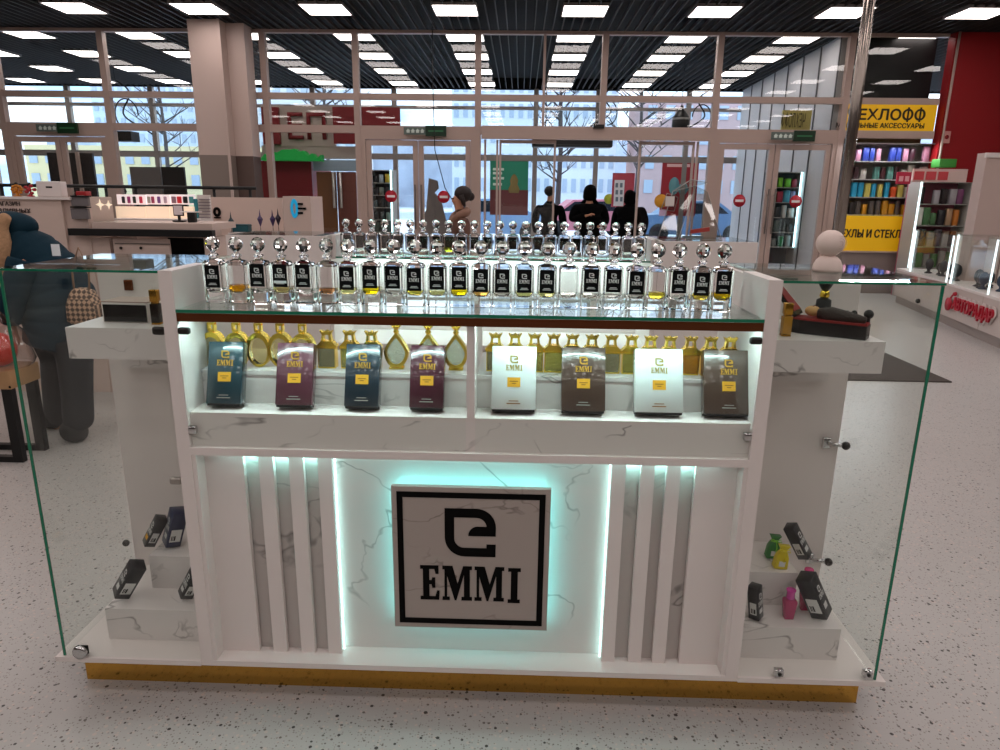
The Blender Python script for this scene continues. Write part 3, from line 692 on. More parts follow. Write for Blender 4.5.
carton(635, 683, 417, 'white', 'white perfume carton between the two brown cartons', 0, h=.192)
carton(704, 753.5, 420, 'brown', 'brown perfume carton at the right end of the lit shelf', 0, h=.192)
# ================================================================== glass wall of the entrance
def RB(px0, py0, px1, py1, Y):
    """world rectangle (x0, x1, z0, z1) on the plane Y of an upright thing seen in the photograph"""
    pm = ((px0+px1)/2, (py0+py1)/2)
    a = at(px0, pm[1], y=Y); c = at(px1, pm[1], y=Y); t = at(pm[0], py0, y=Y); u = at(pm[0], py1, y=Y)
    return a.x, c.x, u.z, t.z
def mx(px, py=120, Y=WY): return at(px, py, y=Y).x
ZR1 = at(500, 98, y=WY).z; ZR0 = at(500, 32, y=WY).z; ZR2 = at(420, 130, y=WY).z; ZD = at(420, 144, y=WY).z
DARKFR = mat('dark_frame_paint', '#6d625c', .5)  # plain darker frame tone for handles, brackets and gaps
bays = [(-60, 5), (5, 111), (111, 203), (252, 268), (268, 358), (358, 478), (478, 602), (602, 714), (714, 842), (842, 938)]
win_no = 0; door_no = 0
def bay(pa, pb, low, wide=.05):
    """one bay of the glass wall between two mullions; low: 'glass', 'door', 'slide' or 'shop'"""
    global win_no, door_no
    xa, xb = mx(pa), mx(pb); win_no += 1
    w_ = tag(empty('window_%d' % win_no, ((xa+xb)/2, WY, 0)), kind='structure')
    def P(mb, name, m): o = mb.build(name, m, w_, off=w_.location); return o
    z_ = 0 if low == 'glass' else ZR2
    b = MB()
    b.box(xa-wide, xa+wide, WY-.06, WY+.06, ZR2+.06 if pa == 602 else 0, CZ); b.box(xa+wide, xb-wide, WY-.05, WY+.05, CZ-.05, CZ)
    b.box(xa+wide, xb-wide, WY-.05, WY+.05, ZR1-.05, ZR1+.05); b.box(xa+wide, xb-wide, WY-.05, WY+.05, ZR2-.06, ZR2+.06)
    if low == 'glass': b.box(xa+wide, xb-wide, WY-.05, WY+.05, 0, .12)
    P(b, 'window_frame', FRAME)
    for n_, za, zb_ in (('upper_pane', ZR1+.05, CZ-.05), ('middle_pane', ZR2+.06, ZR1-.05), ('lower_pane', .12, ZR2-.06)):
        if n_ == 'lower_pane' and low != 'glass': continue
        if n_ == 'middle_pane' and low == 'shop': continue
        b = MB(); b.box(xa+wide, xb-wide, WY-.004, WY+.004, za, zb_); P(b, n_, WALLPANE)
    return xa, xb
def door(xa, xb, leaves, handles=True, label=None, zt=None):
    global door_no
    door_no += 1; zt = zt or ZR2-.06
    d = tag(empty('door_%d' % door_no, ((xa+xb)/2, WY, 0)), kind='structure')
    def P(mb, name, m, par=None): return mb.build(name, m, par or d, off=d.location)
    b = MB(); b.box(xa, xa+.07, WY-.05, WY+.05, 0, zt); b.box(xb-.07, xb, WY-.05, WY+.05, 0, zt); b.box(xa+.07, xb-.07, WY-.05, WY+.05, zt-.10, zt); P(b, 'door_frame', FRAME)
    xa += .07; xb -= .07; n = len(leaves)
    w_ = (xb-xa)/n
    for i, kind in enumerate(leaves):
        a = xa+w_*i+.006; c = a+w_-.012; s = .085
        b = MB(); b.box(a, a+s, WY-.03, WY+.03, .02, zt-.11); b.box(c-s, c, WY-.03, WY+.03, .02, zt-.11); b.box(a+s, c-s, WY-.03, WY+.03, zt-.2, zt-.11); b.box(a+s, c-s, WY-.03, WY+.03, .02, .35)
        l = P(b, 'door_leaf', FRAME)
        b = MB(); b.box(a+s, c-s, WY-.004, WY+.004, .35, zt-.2); P(b, 'pane', WALLPANE, l)
        if handles:
            xx = c-.05 if i == 0 else a+.05
            b = MB(); b.tube([(xx, WY-.10, 1.0), (xx, WY-.10, 1.75)], .016, 8); b.tube([(xx, WY-.03, 1.1), (xx, WY-.10, 1.1)], .01, 6); b.tube([(xx, WY-.03, 1.65), (xx, WY-.10, 1.65)], .01, 6); P(b, 'door_handle', DARKFR, l)
            b = MB(); cxx = (a+c)/2+(-.04 if i == 0 else -.02); b.lathe([(.105, 0), (.105, .003)], (0, 0, 0), 20, mat('no_entry_red', '#b3122a', .5), Matrix.Translation((cxx, WY-.006, 1.55)) @ Matrix.Rotation(PI/2, 4, 'X')); b.box(cxx-.07, cxx+.07, WY-.011, WY-.0095, 1.53, 1.57, mat('sticker_white', '#e8e0e0', .6)); P(b, 'stop_sticker', None, l)
    return d
for (pa, pb), low in zip(bays, ('glass', 'door', 'glass', 'glass', 'glass', 'door', 'slide', 'slide', 'door', 'shop')):
    xa, xb = bay(pa, pb, low)
    if low == 'door': door(xa+.05, xb-.05, 'ab', handles=(pa > 100))
# thin muntins above the sliding entrance and over the left doors
for px in (543, ):
    x = mx(px); b = MB(); b.box(x-.02, x+.02, WY-.04, WY+.04, ZR2+.06, CZ-.05); struct('trim_1', b, FRAME)
# sliding entrance: header box, jambs, fixed and moving leaves, sensor
xa, xb = mx(482), mx(710)
d = tag(empty('door_%d' % (door_no+1), ((xa+xb)/2, WY, 0)), kind='structure')
def P(mb, name, m, par=None): return mb.build(name, m, par or d, off=d.location)
b = MB(); b.box(xa, xb, WY-.14, WY-.0605, ZR2-.14, ZR2+.07); P(b, 'header_box', FRAME)
x = mx(598); b = MB(); b.box(x-.09, x+.09, WY-.20, WY-.141, ZR2+.04, ZR2+.10); P(b, 'motion_sensor', BLACK)
for pa, pb in ((484, 498), (499, 555), (637, 692), (694, 710)):
    a, c = mx(pa, 180), mx(pb, 180); b = MB(); s = .035
    b.box(a, a+s, WY-.02, WY+.02, 0, ZR2-.145); b.box(c-s, c, WY-.02, WY+.02, 0, ZR2-.145)
    if c-a > .4: b.box(a+s, c-s, WY-.02, WY+.02, ZR2-.20, ZR2-.145); b.box(a+s, c-s, WY-.02, WY+.02, 0, .15)
    l = P(b, 'door_leaf', FRAME); b = MB(); b.box(a+s, c-s, WY-.003, WY+.003, .15 if c-a > .4 else 0, ZR2-.20 if c-a > .4 else ZR2-.145); P(b, 'pane', WALLPANE, l)
# exit signs under the beams
SIGNG = mat('exit_sign_green', '#0a1c12', .3, emit=.02, ecolor='#1c7a3c'); SIGNL = mat('exit_sign_grey', '#5d6a64', .4); SIGNT = mat('exit_sign_arrow', '#c8d4cc', .5)
for (px, py, lab) in ((57, 128, 'dark green exit sign above the far-left doors'), (425, 131, 'dark green exit sign above the doors left of the sliding entrance'), (793, 136, 'dark green exit sign above the right-hand double doors')):
    p = at(px, py, y=WY-.15); r = empty('exit_sign', (p.x, WY-.15, p.z), 0, lab, 'exit sign', 'hanging exit signs')
    b = MB(); b.box(.01, .36, -.02, .02, -.085, .085); b.build('lit_box', SIGNG, r)
    b = MB(); b.box(-.36, .0095, -.006, .006, -.06, .06); g = b.build('arrow_plate', SIGNL, r)
    b = MB()
    for k in range(4): x_ = -.31+k*.08; b.prism([(x_, -.03), (x_+.05, -.03), (x_+.05, .0), (x_+.065, .0), (x_+.025, .035), (x_-.01, .0), (x_, .0)], -.0075, -.006, 'y')
    b.build('arrows', SIGNT, g)
    b = MB(); b.box(.06, .31, -.0215, -.0201, -.012, .012); b.build('sign_lettering', mat('exit_sign_text', '#2f6b45', .5), r)
    b = MB(); b.box(-.30, -.28, .021, .09, .02, .06); b.box(.28, .30, .021, .09, .02, .06); b.build('bracket', DARKFR, r)
# the square column clad in beige panels
ca = at(194, 100, y=11.7).x; cb = at(225, 100, y=11.7).x
COLM = mat('column_cladding', '#c3afa6', .5); COLD = mat('column_wainscot', '#84776f', .55)
c0 = tag(empty('column_1', ((ca+cb)/2, 11.95, 0)), kind='structure')
zw = at(215, 155, y=11.7).z
b = MB(); b.box(ca, cb, 11.7, 12.3, zw, CZ); o = b.build('cladding', COLM, c0, off=c0.location)
b = MB(); b.box(ca, cb, 11.7, 12.3, 0, zw); o = b.build('wainscot', COLD, c0, off=c0.location)
c3 = at(250, 100, y=12.0).x
b = MB(); b.box(cb+.002, c3, 11.95, 12.3, zw, CZ); o = b.build('side_cladding', COLM, c0, off=c0.location)
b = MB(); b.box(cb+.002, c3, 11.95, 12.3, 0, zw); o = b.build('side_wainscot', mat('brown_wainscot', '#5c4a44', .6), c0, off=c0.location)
b = MB(); b.box(cb-.02, cb+.02, 11.67, 11.699, 0, CZ); b.build('corner_strip', COLM, c0, off=c0.location)
# red wall right of the glass wall, with a white conduit
xr = mx(944, 80); b = MB(); b.box(xr, 12, 12.25, 12.45, 0, CZ); struct('wall_back', b, mat('red_wall', '#8f0a12', .55))
p = at(953, 80, y=12.2); b = MB(); b.tube([(p.x, 12.22, .5), (p.x, 12.22, CZ)], .02, 8); struct('trim_2', b, FRAME)
q = RB(944, 131, 951, 143, 12.2); b = MB(); b.box(q[0], q[1], 12.22, 12.249, q[2], q[3]); s_ = single(b, 'fire_alarm_sign', mat('alarm_sign_pink', '#c98f8a', .5), ((q[0]+q[1])/2, 12.22, q[2]), 'small framed red fire alarm sign beside the yellow shop sign', 'sign')
b = MB(); b.lathe([(.035, 0), (.035, .003)], (0, 0, 0), 12, None, Matrix.Translation((0, -.001, (q[3]-q[2])/2)) @ Matrix.Rotation(PI/2, 4, 'X')); b.build('red_symbol', mat('alarm_red', '#8a0f16', .5), s_)

# ================================================================== vestibule and street beyond the glass
OF = mat('outer_frame', '#7d7672', .5)
struct('floor', MB().box(-40, 40, VY+.01, 120, -.12, -.02), mat('street_snow', '#b9c3d2', .8, var=.25, bscale=.6))
struct('wall_vestibule_left', MB().box(-14.1, -14, WY, VY, 0, CZ), HALLW)
# outer glass line
n_ = win_no
ox = [-14, -11.8, -9.6, mx(-8, 110, VY) if False else -7.6, -5.4, -3.3, -1.15, mx(536, 110, VY), mx(598, 110, VY), 4.2, 6.2]
for i in range(len(ox)-1):
    xa, xb = ox[i], ox[i+1]; n_ += 1
    w_ = tag(empty('window_%d' % n_, ((xa+xb)/2, VY, 0)), kind='structure')
    b = MB(); b.box(xa-.06, xa+.06, VY-.06, VY+.06, 0, CZ); b.box(xa+.06, xb-.06, VY-.05, VY+.05, CZ-.5, CZ-.42); b.box(xa+.06, xb-.06, VY-.05, VY+.05, 2.45, 2.6)
    b.build('window_frame', OF, w_, off=w_.location)
    b = MB(); b.box(xa+.06, xb-.06, VY-.004, VY+.004, 0, 2.45); b.build('lower_pane', WALLPANE, w_, off=w_.location)
    b = MB(); b.box(xa+.06, xb-.06, VY-.004, VY+.004, 2.6, CZ-.5); b.build('upper_pane', WALLPANE, w_, off=w_.location)
# white panelled wall on the right of the vestibule
b = MB(); xw = at(838, 60, y=WY+.3).x-.05
xw2 = at(745, 96, y=VY-.3).x
b.prism([(xw, WY+.1), (xw+.12, WY+.1), (xw2+.12, VY-.1), (xw2, VY-.1)], 0, CZ, 'z'); vw = struct('wall_vestibule_right', b, mat('white_panel_wall', '#b6b4b6', .5))
b = MB()
for k in range(7):
    t = k/7; x = xw+(xw2-xw)*t; y = WY+.1+(VY-.2-WY)*t; b.box(x-.02, x-.006, y, y+.03, 0, CZ)
o = b.build('panel_seams', mat('seam_grey', '#5a585a', .6), vw); o['kind'] = 'stuff'
# ---- posters and signs on the outer glass
def panel(name, px0, py0, px1, py1, Y, m, label, cat, t=.03, group=None):
    q = RB(px0, py0, px1, py1, Y); b = MB(); b.box(q[0], q[1], Y, Y+t, q[2], q[3])
    return single(b, name, m, ((q[0]+q[1])/2, Y, q[2]), label, cat, group), q
def on(par, name, px0, py0, px1, py1, Y, m, t=.004):
    q = RB(px0, py0, px1, py1, Y); b = MB(); b.box(q[0], q[1], Y, Y+t, q[2], q[3]); return b.build(name, m, par, off=par.location)
PG = mat('poster_green', '#1c7d63', .6); PR = mat('poster_red', '#96202c', .6)
po, q = panel('advert_poster', 490, 161, 528, 215, VY-.036, PG, 'green and dark red advert poster behind the left sliding leaf', 'poster')
on(po, 'lower_field', 490, 190, 528, 215, VY-.041, mat('poster_darkred', '#5e2a2c', .6))
b = MB(); c_ = at(514, 186, y=VY-.043); b.lathe([(.42, -.42), (.5, -.2), (.3, .1), (.36, .35), (.2, .6), (.02, .72)], (0, 0, 0), 12, None, Matrix.Translation(c_) @ Matrix.Diagonal((.30, .008, .42, 1))); b.build('round_motif', mat('poster_gold', '#7a6a3c', .6), po, off=po.location)
b = MB()
for k, yy in enumerate((168, 172, 177, 183)): qq = RB(493, yy, 504-(k % 2)*2, yy+2.4, VY-.041); b.box(qq[0], qq[1], VY-.041, VY-.0362, qq[2], qq[3])
b.build('lettering', mat('poster_white', '#c8dcd4', .6), po, off=po.location)
po, q = panel('advert_poster', 661, 162, 697, 216, VY-.036, PR, 'red advert poster with a blue round motif right of the sliding entrance', 'poster')
b = MB(); c_ = at(674, 186, y=VY-.037); b.lathe([(1e-4, 0), (.17, 0), (.17, .01)], (0, 0, 0), 20, None, Matrix.Translation(c_) @ Matrix.Rotation(PI/2, 4, 'X') @ Matrix.Diagonal((.8, 1.3, 1, 1))); c_ = at(683, 189, y=VY-.037); b.lathe([(1e-4, 0), (.15, 0), (.15, .008)], (0, 0, 0), 6, None, Matrix.Translation(c_) @ Matrix.Rotation(PI/2, 4, 'X')); b.build('round_motif', mat('poster_teal', '#5a8e96', .6), po, off=po.location)
b = MB(); qq = RB(667, 164, 690, 167, VY-.036); b.box(qq[0], qq[1], VY-.041, VY-.0362, qq[2], qq[3]); b.build('lettering', mat('poster_pink', '#e0b0b0', .6), po, off=po.location)
po, q = panel('advert_poster', 612, 173, 634, 207, VY-.036, mat('poster_brick', '#a03a48', .6), 'small pink-red poster of a white house beside the hooded person', 'poster')
on(po, 'house_front', 614, 180, 624, 206, VY-.041, mat('poster_cream', '#c4c8cc', .6))
b = MB()
for a in (183, 190, 197):
    for c in (615.5, 620): qq = RB(c, a, c+2.6, a+4.5, VY-.041); b.box(qq[0], qq[1], VY-.045, VY-.0412, qq[2], qq[3])
b.build('house_windows', mat('poster_slate', '#5b6a74', .6), po, off=po.location)
def disc(px, py, Y, r, m, label):
    c_ = at(px, py, y=Y); b = MB(); b.lathe([(1e-4, 0), (r, 0), (r, .006), (1e-4, .006)], (0, 0, 0), 24, None, Matrix.Translation(c_) @ Matrix.Rotation(PI/2, 4, 'X'), cap=False)
    return single(b, 'door_sticker', m, c_, label, 'sticker', None)
YD = mat('sticker_yellow', '#c98d1c', .5)
disc(661, 201, WY-.02, .115, YD, 'round yellow sticker on the right leaf of the sliding entrance')
disc(609, 199, VY-.012, .13, mat('sticker_lime', '#9aa52a', .5), 'round lime sticker on the outer door beside the man in black')
q = RB(659, 210, 666, 216, WY-.02); b = MB(); b.box(q[0], q[1], WY-.022, WY-.016, q[2], q[3]); single(b, 'door_sticker', mat('sticker_lilac', '#b9a4c0', .5), ((q[0]+q[1])/2, WY-.02, q[2]), 'small square pale sticker under the yellow one', 'sticker')

# ---- black air-curtain box over the outer door and black hanging lanterns
q = RB(532, 137, 613, 147, 16.2); b = MB(); b.rbox(q[0], q[1], 16.2, 16.6, q[2], q[3], .03)
ac = single(b, 'air_curtain', mat('air_curtain_black', '#0c0c0d', .4), ((q[0]+q[1])/2, 16.2, q[2]), 'long black air curtain unit over the street door', 'air curtain')
b = MB(); b.box(q[0]+.1, q[1]-.1, 16.195, 16.2, q[2]+.03, q[2]+.06); b.build('outlet_slot', mat('slot', '#2c2c2e', .5), ac, off=ac.location)
b = MB(); b.tube([(q[0]+.3, 16.4, q[3]-.01), (q[0]+.3, 16.4, CZ)], .015, 6); b.tube([(q[1]-.3, 16.4, q[3]-.01), (q[1]-.3, 16.4, CZ)], .015, 6); b.build('hanger_rods', DARKMETAL, ac, off=ac.location)
c_ = at(681, 118, y=15); la = empty('hanging_bell', (c_.x, 15, c_.z), 0, 'black bell-shaped hanging decoration above the right posters', 'decoration')
b = MB(); b.lathe([(.17, -.19), (.18, -.15), (.17, .0), (.10, .12), (.05, .16), (.02, .24)], (0, 0, 0), 14); b.build('bell', BLACK, la)
b = MB(); b.lathe([(.176, -.04), (.176, .0)], (0, 0, 0), 14, cap=False); b.build('pale_band', mat('band_grey', '#8c8c8c', .5), la)
b = MB(); b.tube([(0, 0, .24), (0, 0, CZ-c_.z)], .008, 5); b.build('cord', BLACK, la)
def swirl(px, py, Y, s, label, mirror=1):
    c_ = at(px, py, y=Y); r = empty('hanging_wire_decoration', (c_.x, Y, c_.z), 0, label, 'decoration', 'black wire decorations under the vestibule ceiling')
    P1 = [(mirror*s*(.16*math.sin(t*1.9)+.10*t-.15), .03*math.cos(t*3), s*(.45-.22*t)) for t in [k*.22 for k in range(19)]]
    b = MB(); b.tube(P1, .016, 6); b.build('curl', BLACK, r)
    b = MB(); b.tube([(mirror*s*(.2*math.cos(t)), 0, s*(.25*math.sin(t)-.1)) for t in [k*.25 for k in range(20)]], .013, 6); b.build('loop', BLACK, r)
    b = MB(); b.tube([P1[0], (P1[0][0], 0, CZ-c_.z)], .006, 5); b.build('cord', BLACK, r)
swirl(126, 108, 14.2, 1.15, 'black curled wire decoration hanging over the left glass front')
swirl(608, 108, 15.2, .95, 'black curled wire decoration hanging over the sliding entrance', -1)
swirl(702, 112, 15.2, .95, 'black curled wire decoration hanging beside the bell', -1)
# thin cable hanging in front of the doors
a, c = at(433, 90, y=11.9), at(445, 195, y=11.9)
b = MB(); b.tube([(a.x, 11.9, CZ), (a.x, 11.9, a.z), (a.x+.02, 11.9, 2.3), (c.x, 11.9, 1.7), (c.x+.25, 11.9, 1.3)], .008, 6); single(b, 'cable', BLACK, (a.x, 11.9, 0), 'thin dark cable hanging down before the doors near the woman', 'cable')

# ---- red kiosk with maroon sign left in the vestibule
KY = 15.5
MAR = mat('maroon', '#6e0f16', .5); BEI = mat('beige_board', '#a3968d', .6)
rk = empty('red_kiosk', (at(300, 190, y=KY).x, KY, 0), 0, 'maroon shop kiosk in the entrance hall under a green canopy', 'kiosk')
def rp(name, px0, py0, px1, py1, m, y0=0, t=.1, floor=False):
    q = RB(px0, py0, px1, py1, KY+y0); b = MB(); b.box(q[0], q[1], KY+y0, KY+y0+t, 0 if floor else q[2], q[3]); return b.build(name, m, rk, off=rk.location), q
rp('front_wall', 262, 161, 312, 197, MAR, 0, 1.6, True)
o, q = rp('sign_board', 262, 106, 334, 146, BEI, .1, .15)
for nm, a, c, d, e in (('maroon_block', 262, 107, 279, 144), ('maroon_block', 333, 107, 400, 144)):
    rp(nm, a, c, d, e, MAR, .0, .09)
sm = text('ЕП', 'sign_letters', MAR, rk, (0, 0, 0), (PI/2, 0, 0), width=(RB(288, 110, 326, 140, KY)[1]-RB(288, 110, 326, 140, KY)[0]), height=RB(288, 112, 326, 139, KY)[3]-RB(288, 112, 326, 139, KY)[2], bold=.01, extrude=.05)
c_ = at(307, 126, y=KY+.08); sm.location = Vector((c_.x, KY+.095, c_.z))-rk.location
rp('band', 262, 146, 358, 158, BEI, .12, .12)
q = RB(262, 148, 322, 161, KY-.2); n = 14
pts = [(q[0]+(q[1]-q[0])*k/n, q[2]+(q[3]-q[2])*(.15+.35*abs(math.sin(k*1.7))+.5*math.sin(k*PI/n)**2)) for k in range(n+1)]
b = MB(); b.prism([(q[0], q[2])]+pts+[(q[1], q[2])], KY-.3, KY-.05, 'y'); b.build('green_canopy', mat('green_canopy', '#14b24c', .5), rk, off=rk.location)
rp('glass_front', 313, 160, 357, 171, mat('blue_grey_glass', '#8fa0ae', .2), .0, .05)
rp('brown_door', 318, 172, 337, 240, mat('brown_door', '#6b4426', .5), .02, .05, True)
rp('brown_door', 338, 172, 357, 240, mat('brown_door2', '#6b3a30', .5), .02, .05, True)
for px in (334, 341):
    c_ = at(px, 182, y=KY); b = MB(); b.tube([(c_.x, KY-.05, c_.z-.55), (c_.x, KY-.05, c_.z+.2)], .03, 6); b.build('door_handle', mat('pale_metal', '#c8c4c0', .3, .8), rk, off=rk.location)
# vending display seen through the left leaf of the double door
def shelfcase(name, px0, py0, px1, py1, Y, label, cols, rowsn, pal, seed, frame='#4a5358', tubes=True):
    q = RB(px0, py0, px1, py1, Y); rr = random.Random(seed)
    r = empty(name, ((q[0]+q[1])/2, Y, 0), 0, label, 'display case')
    b = MB(); b.box(q[0], q[1], Y+.35, Y+.38, 0, q[3]); b.build('back_panel', mat(name+'_back'+frame, frame, .6), r, off=r.location)
    for x in (q[0], q[1]-.03): b = MB(); b.box(x, x+.03, Y, Y+.35, 0, q[3]); b.build('side_post', mat('case_grey', '#a9a6a2', .4), r, off=r.location)
    dz = (q[3]-q[2])/rowsn
    for k in range(rowsn+1):
        b = MB(); b.box(q[0]+.03, q[1]-.03, Y, Y+.35, q[2]+dz*k-.012, q[2]+dz*k); b.build('shelf', mat('case_grey', '#a9a6a2', .4), r, off=r.location)
    if tubes:
        b = MB(); b.box(q[1]-.06, q[1]-.035, Y-.03, Y-.001, q[2], q[3]); b.build('light_tube', mat('cool_tube', '#c8f4ff', .5, emit=2.2), r, off=r.location)
    dx = (q[1]-q[0]-.10)/cols
    for k in range(rowsn):
        for i in range(cols):
            if rr.random() < .08: continue
            c = rr.choice(pal[k % len(pal)]); h = dz*rr.uniform(.55, .85); w_ = dx*rr.uniform(.6, .9); x = q[0]+.04+dx*i
            b = MB(); b.rbox(x, x+w_, Y+.05, Y+.13, q[2]+dz*k+.001, q[2]+dz*k+h, .008, None, None, 1)
            o = single(b, 'packaged_case', mat('pack_'+c.strip('#'), c, .4), (x+w_/2, Y+.08, q[2]+dz*k+.001), '%s packaged accessory, %s shelf up, %s across, %s' % (cname(c), ords[k], ords[i], label_short[name]), 'phone accessory', 'packaged accessories '+label_short[name])
    return r, q
label_short = {'case_display': 'behind the right double door', 'accessory_wall': 'in the yellow shop', 'vending_display': 'behind the left double door', 'glass_tower': 'in the glass tower'}
def cname(c):
    r, g, b_ = [int(c.strip('#')[i:i+2], 16) for i in (0, 2, 4)]
    mxx, mn = max(r, g, b_), min(r, g, b_)
    if mxx < 60: return 'black'
    if mxx-mn < 30: return 'white' if mn > 170 else 'grey'
    if r == mxx and g > 110 and b_ < 100: return 'orange' if g < 170 else 'yellow'
    if r == mxx and b_ > 110: return 'pink'
    if r == mxx: return 'red'
    if g == mxx: return 'green' if b_ < 160 else 'teal'
    return 'blue' if r < 110 else 'lilac'
shelfcase('case_display', 768, 172, 800, 247, 13.6, 'tall display of phone cases behind the right double door', 4, 5, [['#2e8c46', '#3a8f5a', '#8a8f8c'], ['#3f4b50', '#5a6a68', '#2c3436'], ['#9aa0a2', '#d0d0cc', '#b9a23a', '#3b3f44'], ['#4aa0b8', '#8d8fb8', '#5fae3c', '#9c2f44'], ['#50b0c8', '#8a2f40', '#7cc43c', '#6cc43c']], 3)
shelfcase('vending_display', 371, 170, 394, 232, 14.0, 'dark narrow shelf display behind the left double door', 3, 5, [['#26302e', '#3c4c44'], ['#343c3e', '#6b7a70'], ['#20262a', '#4c5c60'], ['#2a2a30', '#7a8078'], ['#b9962c', '#a9b4bc', '#2a2f34']], 5, '#2c3238')
# grey cut-out shape added in place of a reflection in the right leaf
q = RB(425, 178, 440, 240, 13.4)
b = MB(); b.prism([(q[0]-.25, 0), (q[1]+.15, 0), (q[1]+.14, 1.0), (q[1]+.02, 1.5), (q[1]-.10, 1.62), (q[1]-.02, 1.7), (q[1]-.04, q[3]-.05), (q[0]+.08, q[3]), (q[0]+.02, 1.3), (q[0]-.22, .9)], 13.4, 13.45, 'y')
single(b, 'grey_reflection', mat('reflection_grey', '#77706e', .7), (q[0], 13.4, 0), 'grey cut-out shape standing in for a reflection behind the door beside the woman', 'reflection shape')
# sliding entrance inner posts
# ---- yellow phone accessory shop on the right
SY = 12.42
YEL_S = mat('shop_yellow', '#e8b312', .5, emit=.12); SINK = mat('shop_ink', '#2a1a10', .5)
ys = empty('shop_sign', (mx(890), SY, 0), 0, 'yellow shop sign in dark Cyrillic capitals over the accessory shelves', 'sign')
q = RB(845, 101, 936, 131, WY-.04); b = MB(); b.box(q[0], q[1], WY-.04, WY+.02, q[2], q[3]); ys.location = ((q[0]+q[1])/2, WY-.04, q[2]); b.build('sign_board', YEL_S, ys, off=ys.location)
def words(s, par, px0, py0, px1, py1, Y, m, **k):
    qq = RB(px0, py0, px1, py1, Y); o = text(s, 'sign_lettering', m, par, (0, 0, 0), (PI/2, 0, 0), width=qq[1]-qq[0], height=qq[3]-qq[2], extrude=.008, **k)
    o.location = Vector(((qq[0]+qq[1])/2, Y, (qq[2]+qq[3])/2))-par.location; return o
so_ = words('ЧЕХЛООО', ys, 848, 109, 925, 120, WY-.041, SINK, bold=0, fat=.006)
def wid(s): me_ = text_mesh(s, height=1, extrude=0, bold=0); xs_ = [v.co.x for v in me_.vertices]; return max(xs_)-min(xs_)
wt, w1_, w2_ = wid('ЧЕХЛООО'), wid('О'), wid('ОО'); xs_ = [v.co.x for v in so_.data.vertices]; zs_ = [v.co.y for v in so_.data.vertices]; Wt = max(xs_)-min(xs_); k1 = Wt/wt; hh_ = max(zs_)
b = MB()
for n_o in (0, 1):
    xc_ = max(xs_)-w1_*k1/2-n_o*(w2_-w1_)*k1; b.box(xc_-.014, xc_+.014, -.008, 0, -hh_*1.25, hh_*1.25)
bo = b.build('sign_lettering', SINK, ys); bo.location = so_.location
words('МОБИЛЬНЫЕ АКСЕССУАРЫ', ys, 836, 123, 924, 128, WY-.041, SINK, bold=0, fat=.0025)
yl = empty('shop_sign', (0, 0, 0), 0, 'yellow panel reading about cases and screen glass under the accessory shelves', 'sign')
q = RB(838, 216, 908, 251, WY-.1); yl.location = ((q[0]+q[1])/2, WY-.1, q[2]); b = MB(); b.box(q[0], q[1], WY-.1, WY-.02, q[2], q[3]); b.build('sign_board', YEL_S, yl, off=yl.location)
words('ЧЕХЛЫ И СТЕКЛА', yl, 836, 229.5, 906, 237.5, WY-.101, SINK, bold=0, fat=.005)
b = MB(); q2 = RB(838, 252, 908, 300, WY-.1); b.box(q[0], q[1], WY-.08, WY-.02, 0, q[2]-.03); b.build('grey_base', mat('shop_base_grey', '#8b7d78', .5), yl, off=yl.location)
b = MB(); b.box(q[0], q[1], WY-.12, WY-.02, q[2]-.03, q[2]-.001); b.build('white_rail', FRAME, yl, off=yl.location)
q = RB(812, 105, 826, 132, WY+.5); b = MB(); b.box(mx(792, 118), mx(822, 118), WY+.45, WY+.5, RB(800, 107, 812, 131, WY)[2], RB(800, 107, 812, 131, WY)[3]); vs2 = single(b, 'shop_sign', mat('pale_yellow_sign', '#c3b56c', .5), (mx(807, 118), WY+.45, ZR2), 'pale yellow sign with mirrored letters seen through the glass', 'sign')
o = text('ЧЕХЛОФФ', 'mirrored_lettering', mat('faded_ink', '#6b6440', .6), vs2, (0, 0, 0), (PI/2, 0, PI), width=.42, height=.26, extrude=.005, bold=.0)
o.location = Vector((mx(803, 118), WY+.44, (ZR2+ZR1)/2))-vs2.location; o.scale = (1, 1, 1)
struct('wall_shop_back', MB().box(mx(843), mx(936), WY+.36, WY+.40, 0, ZR1), mat('shop_grey', '#6a605c', .6))
struct('wall_shop_dark', MB().box(mx(848), mx(935), WY+.3, WY+.35, ZR1, CZ), mat('shop_dark', '#0b0607', .5))
shelfcase('accessory_wall', 846, 143, 932, 215, WY-.05, 'wall shelves full of packaged phone accessories under the yellow sign', 12, 4,
          [['#5a5450', '#8c8680', '#2a2422', '#c08a20'], ['#1c5ab8', '#d85a28', '#b8b0a0', '#1f8fb8', '#28a0c8', '#c8c060'], ['#3a1418', '#2c1014', '#9a948c', '#4a7a70', '#b8b0b0'], ['#1a1420', '#2a3c90', '#241018', '#3c1c28', '#b07a90']], 9, '#8f8984', False)
area('shop_shelf_light', (mx(890), WY-.16, ZR2-.10), 1.3, .05, 14, '#f4f8ff', (math.radians(-30), 0, 0))
# chrome display pole in front of the shop
p1, p2 = at(870, 5, y=3.4), at(836, 250, y=3.4)
b = MB(); pp = at(853, 125, y=4.7); b.tube([(pp.x, 4.7, 0), (pp.x, 4.7, CZ)], .034, 20); 
pole = single(b, 'steel_pole', mat('brushed_steel', '#9a9089', .22, 1), (pp.x, 4.7, 0), 'round steel pole rising to the ceiling before the yellow shop', 'pole')
b = MB(); b.lathe([(.07, 0), (.07, .01), (.036, .03)], (0, 0, 0), 20); b.build('base_flange', CHROME, pole)
# ================================================================== floor mat
b = MB(); b.rbox(2.3, 3.94, 6.16, 7.7, 0.0005, .012, .004); single(b, 'floor_mat', mat('mat_grey', '#4a423e', .9, bump=.3, bscale=200), (3.1, 6.9, .0005), 'dark grey floor mat lying on the terrazzo right of the counter', 'mat')
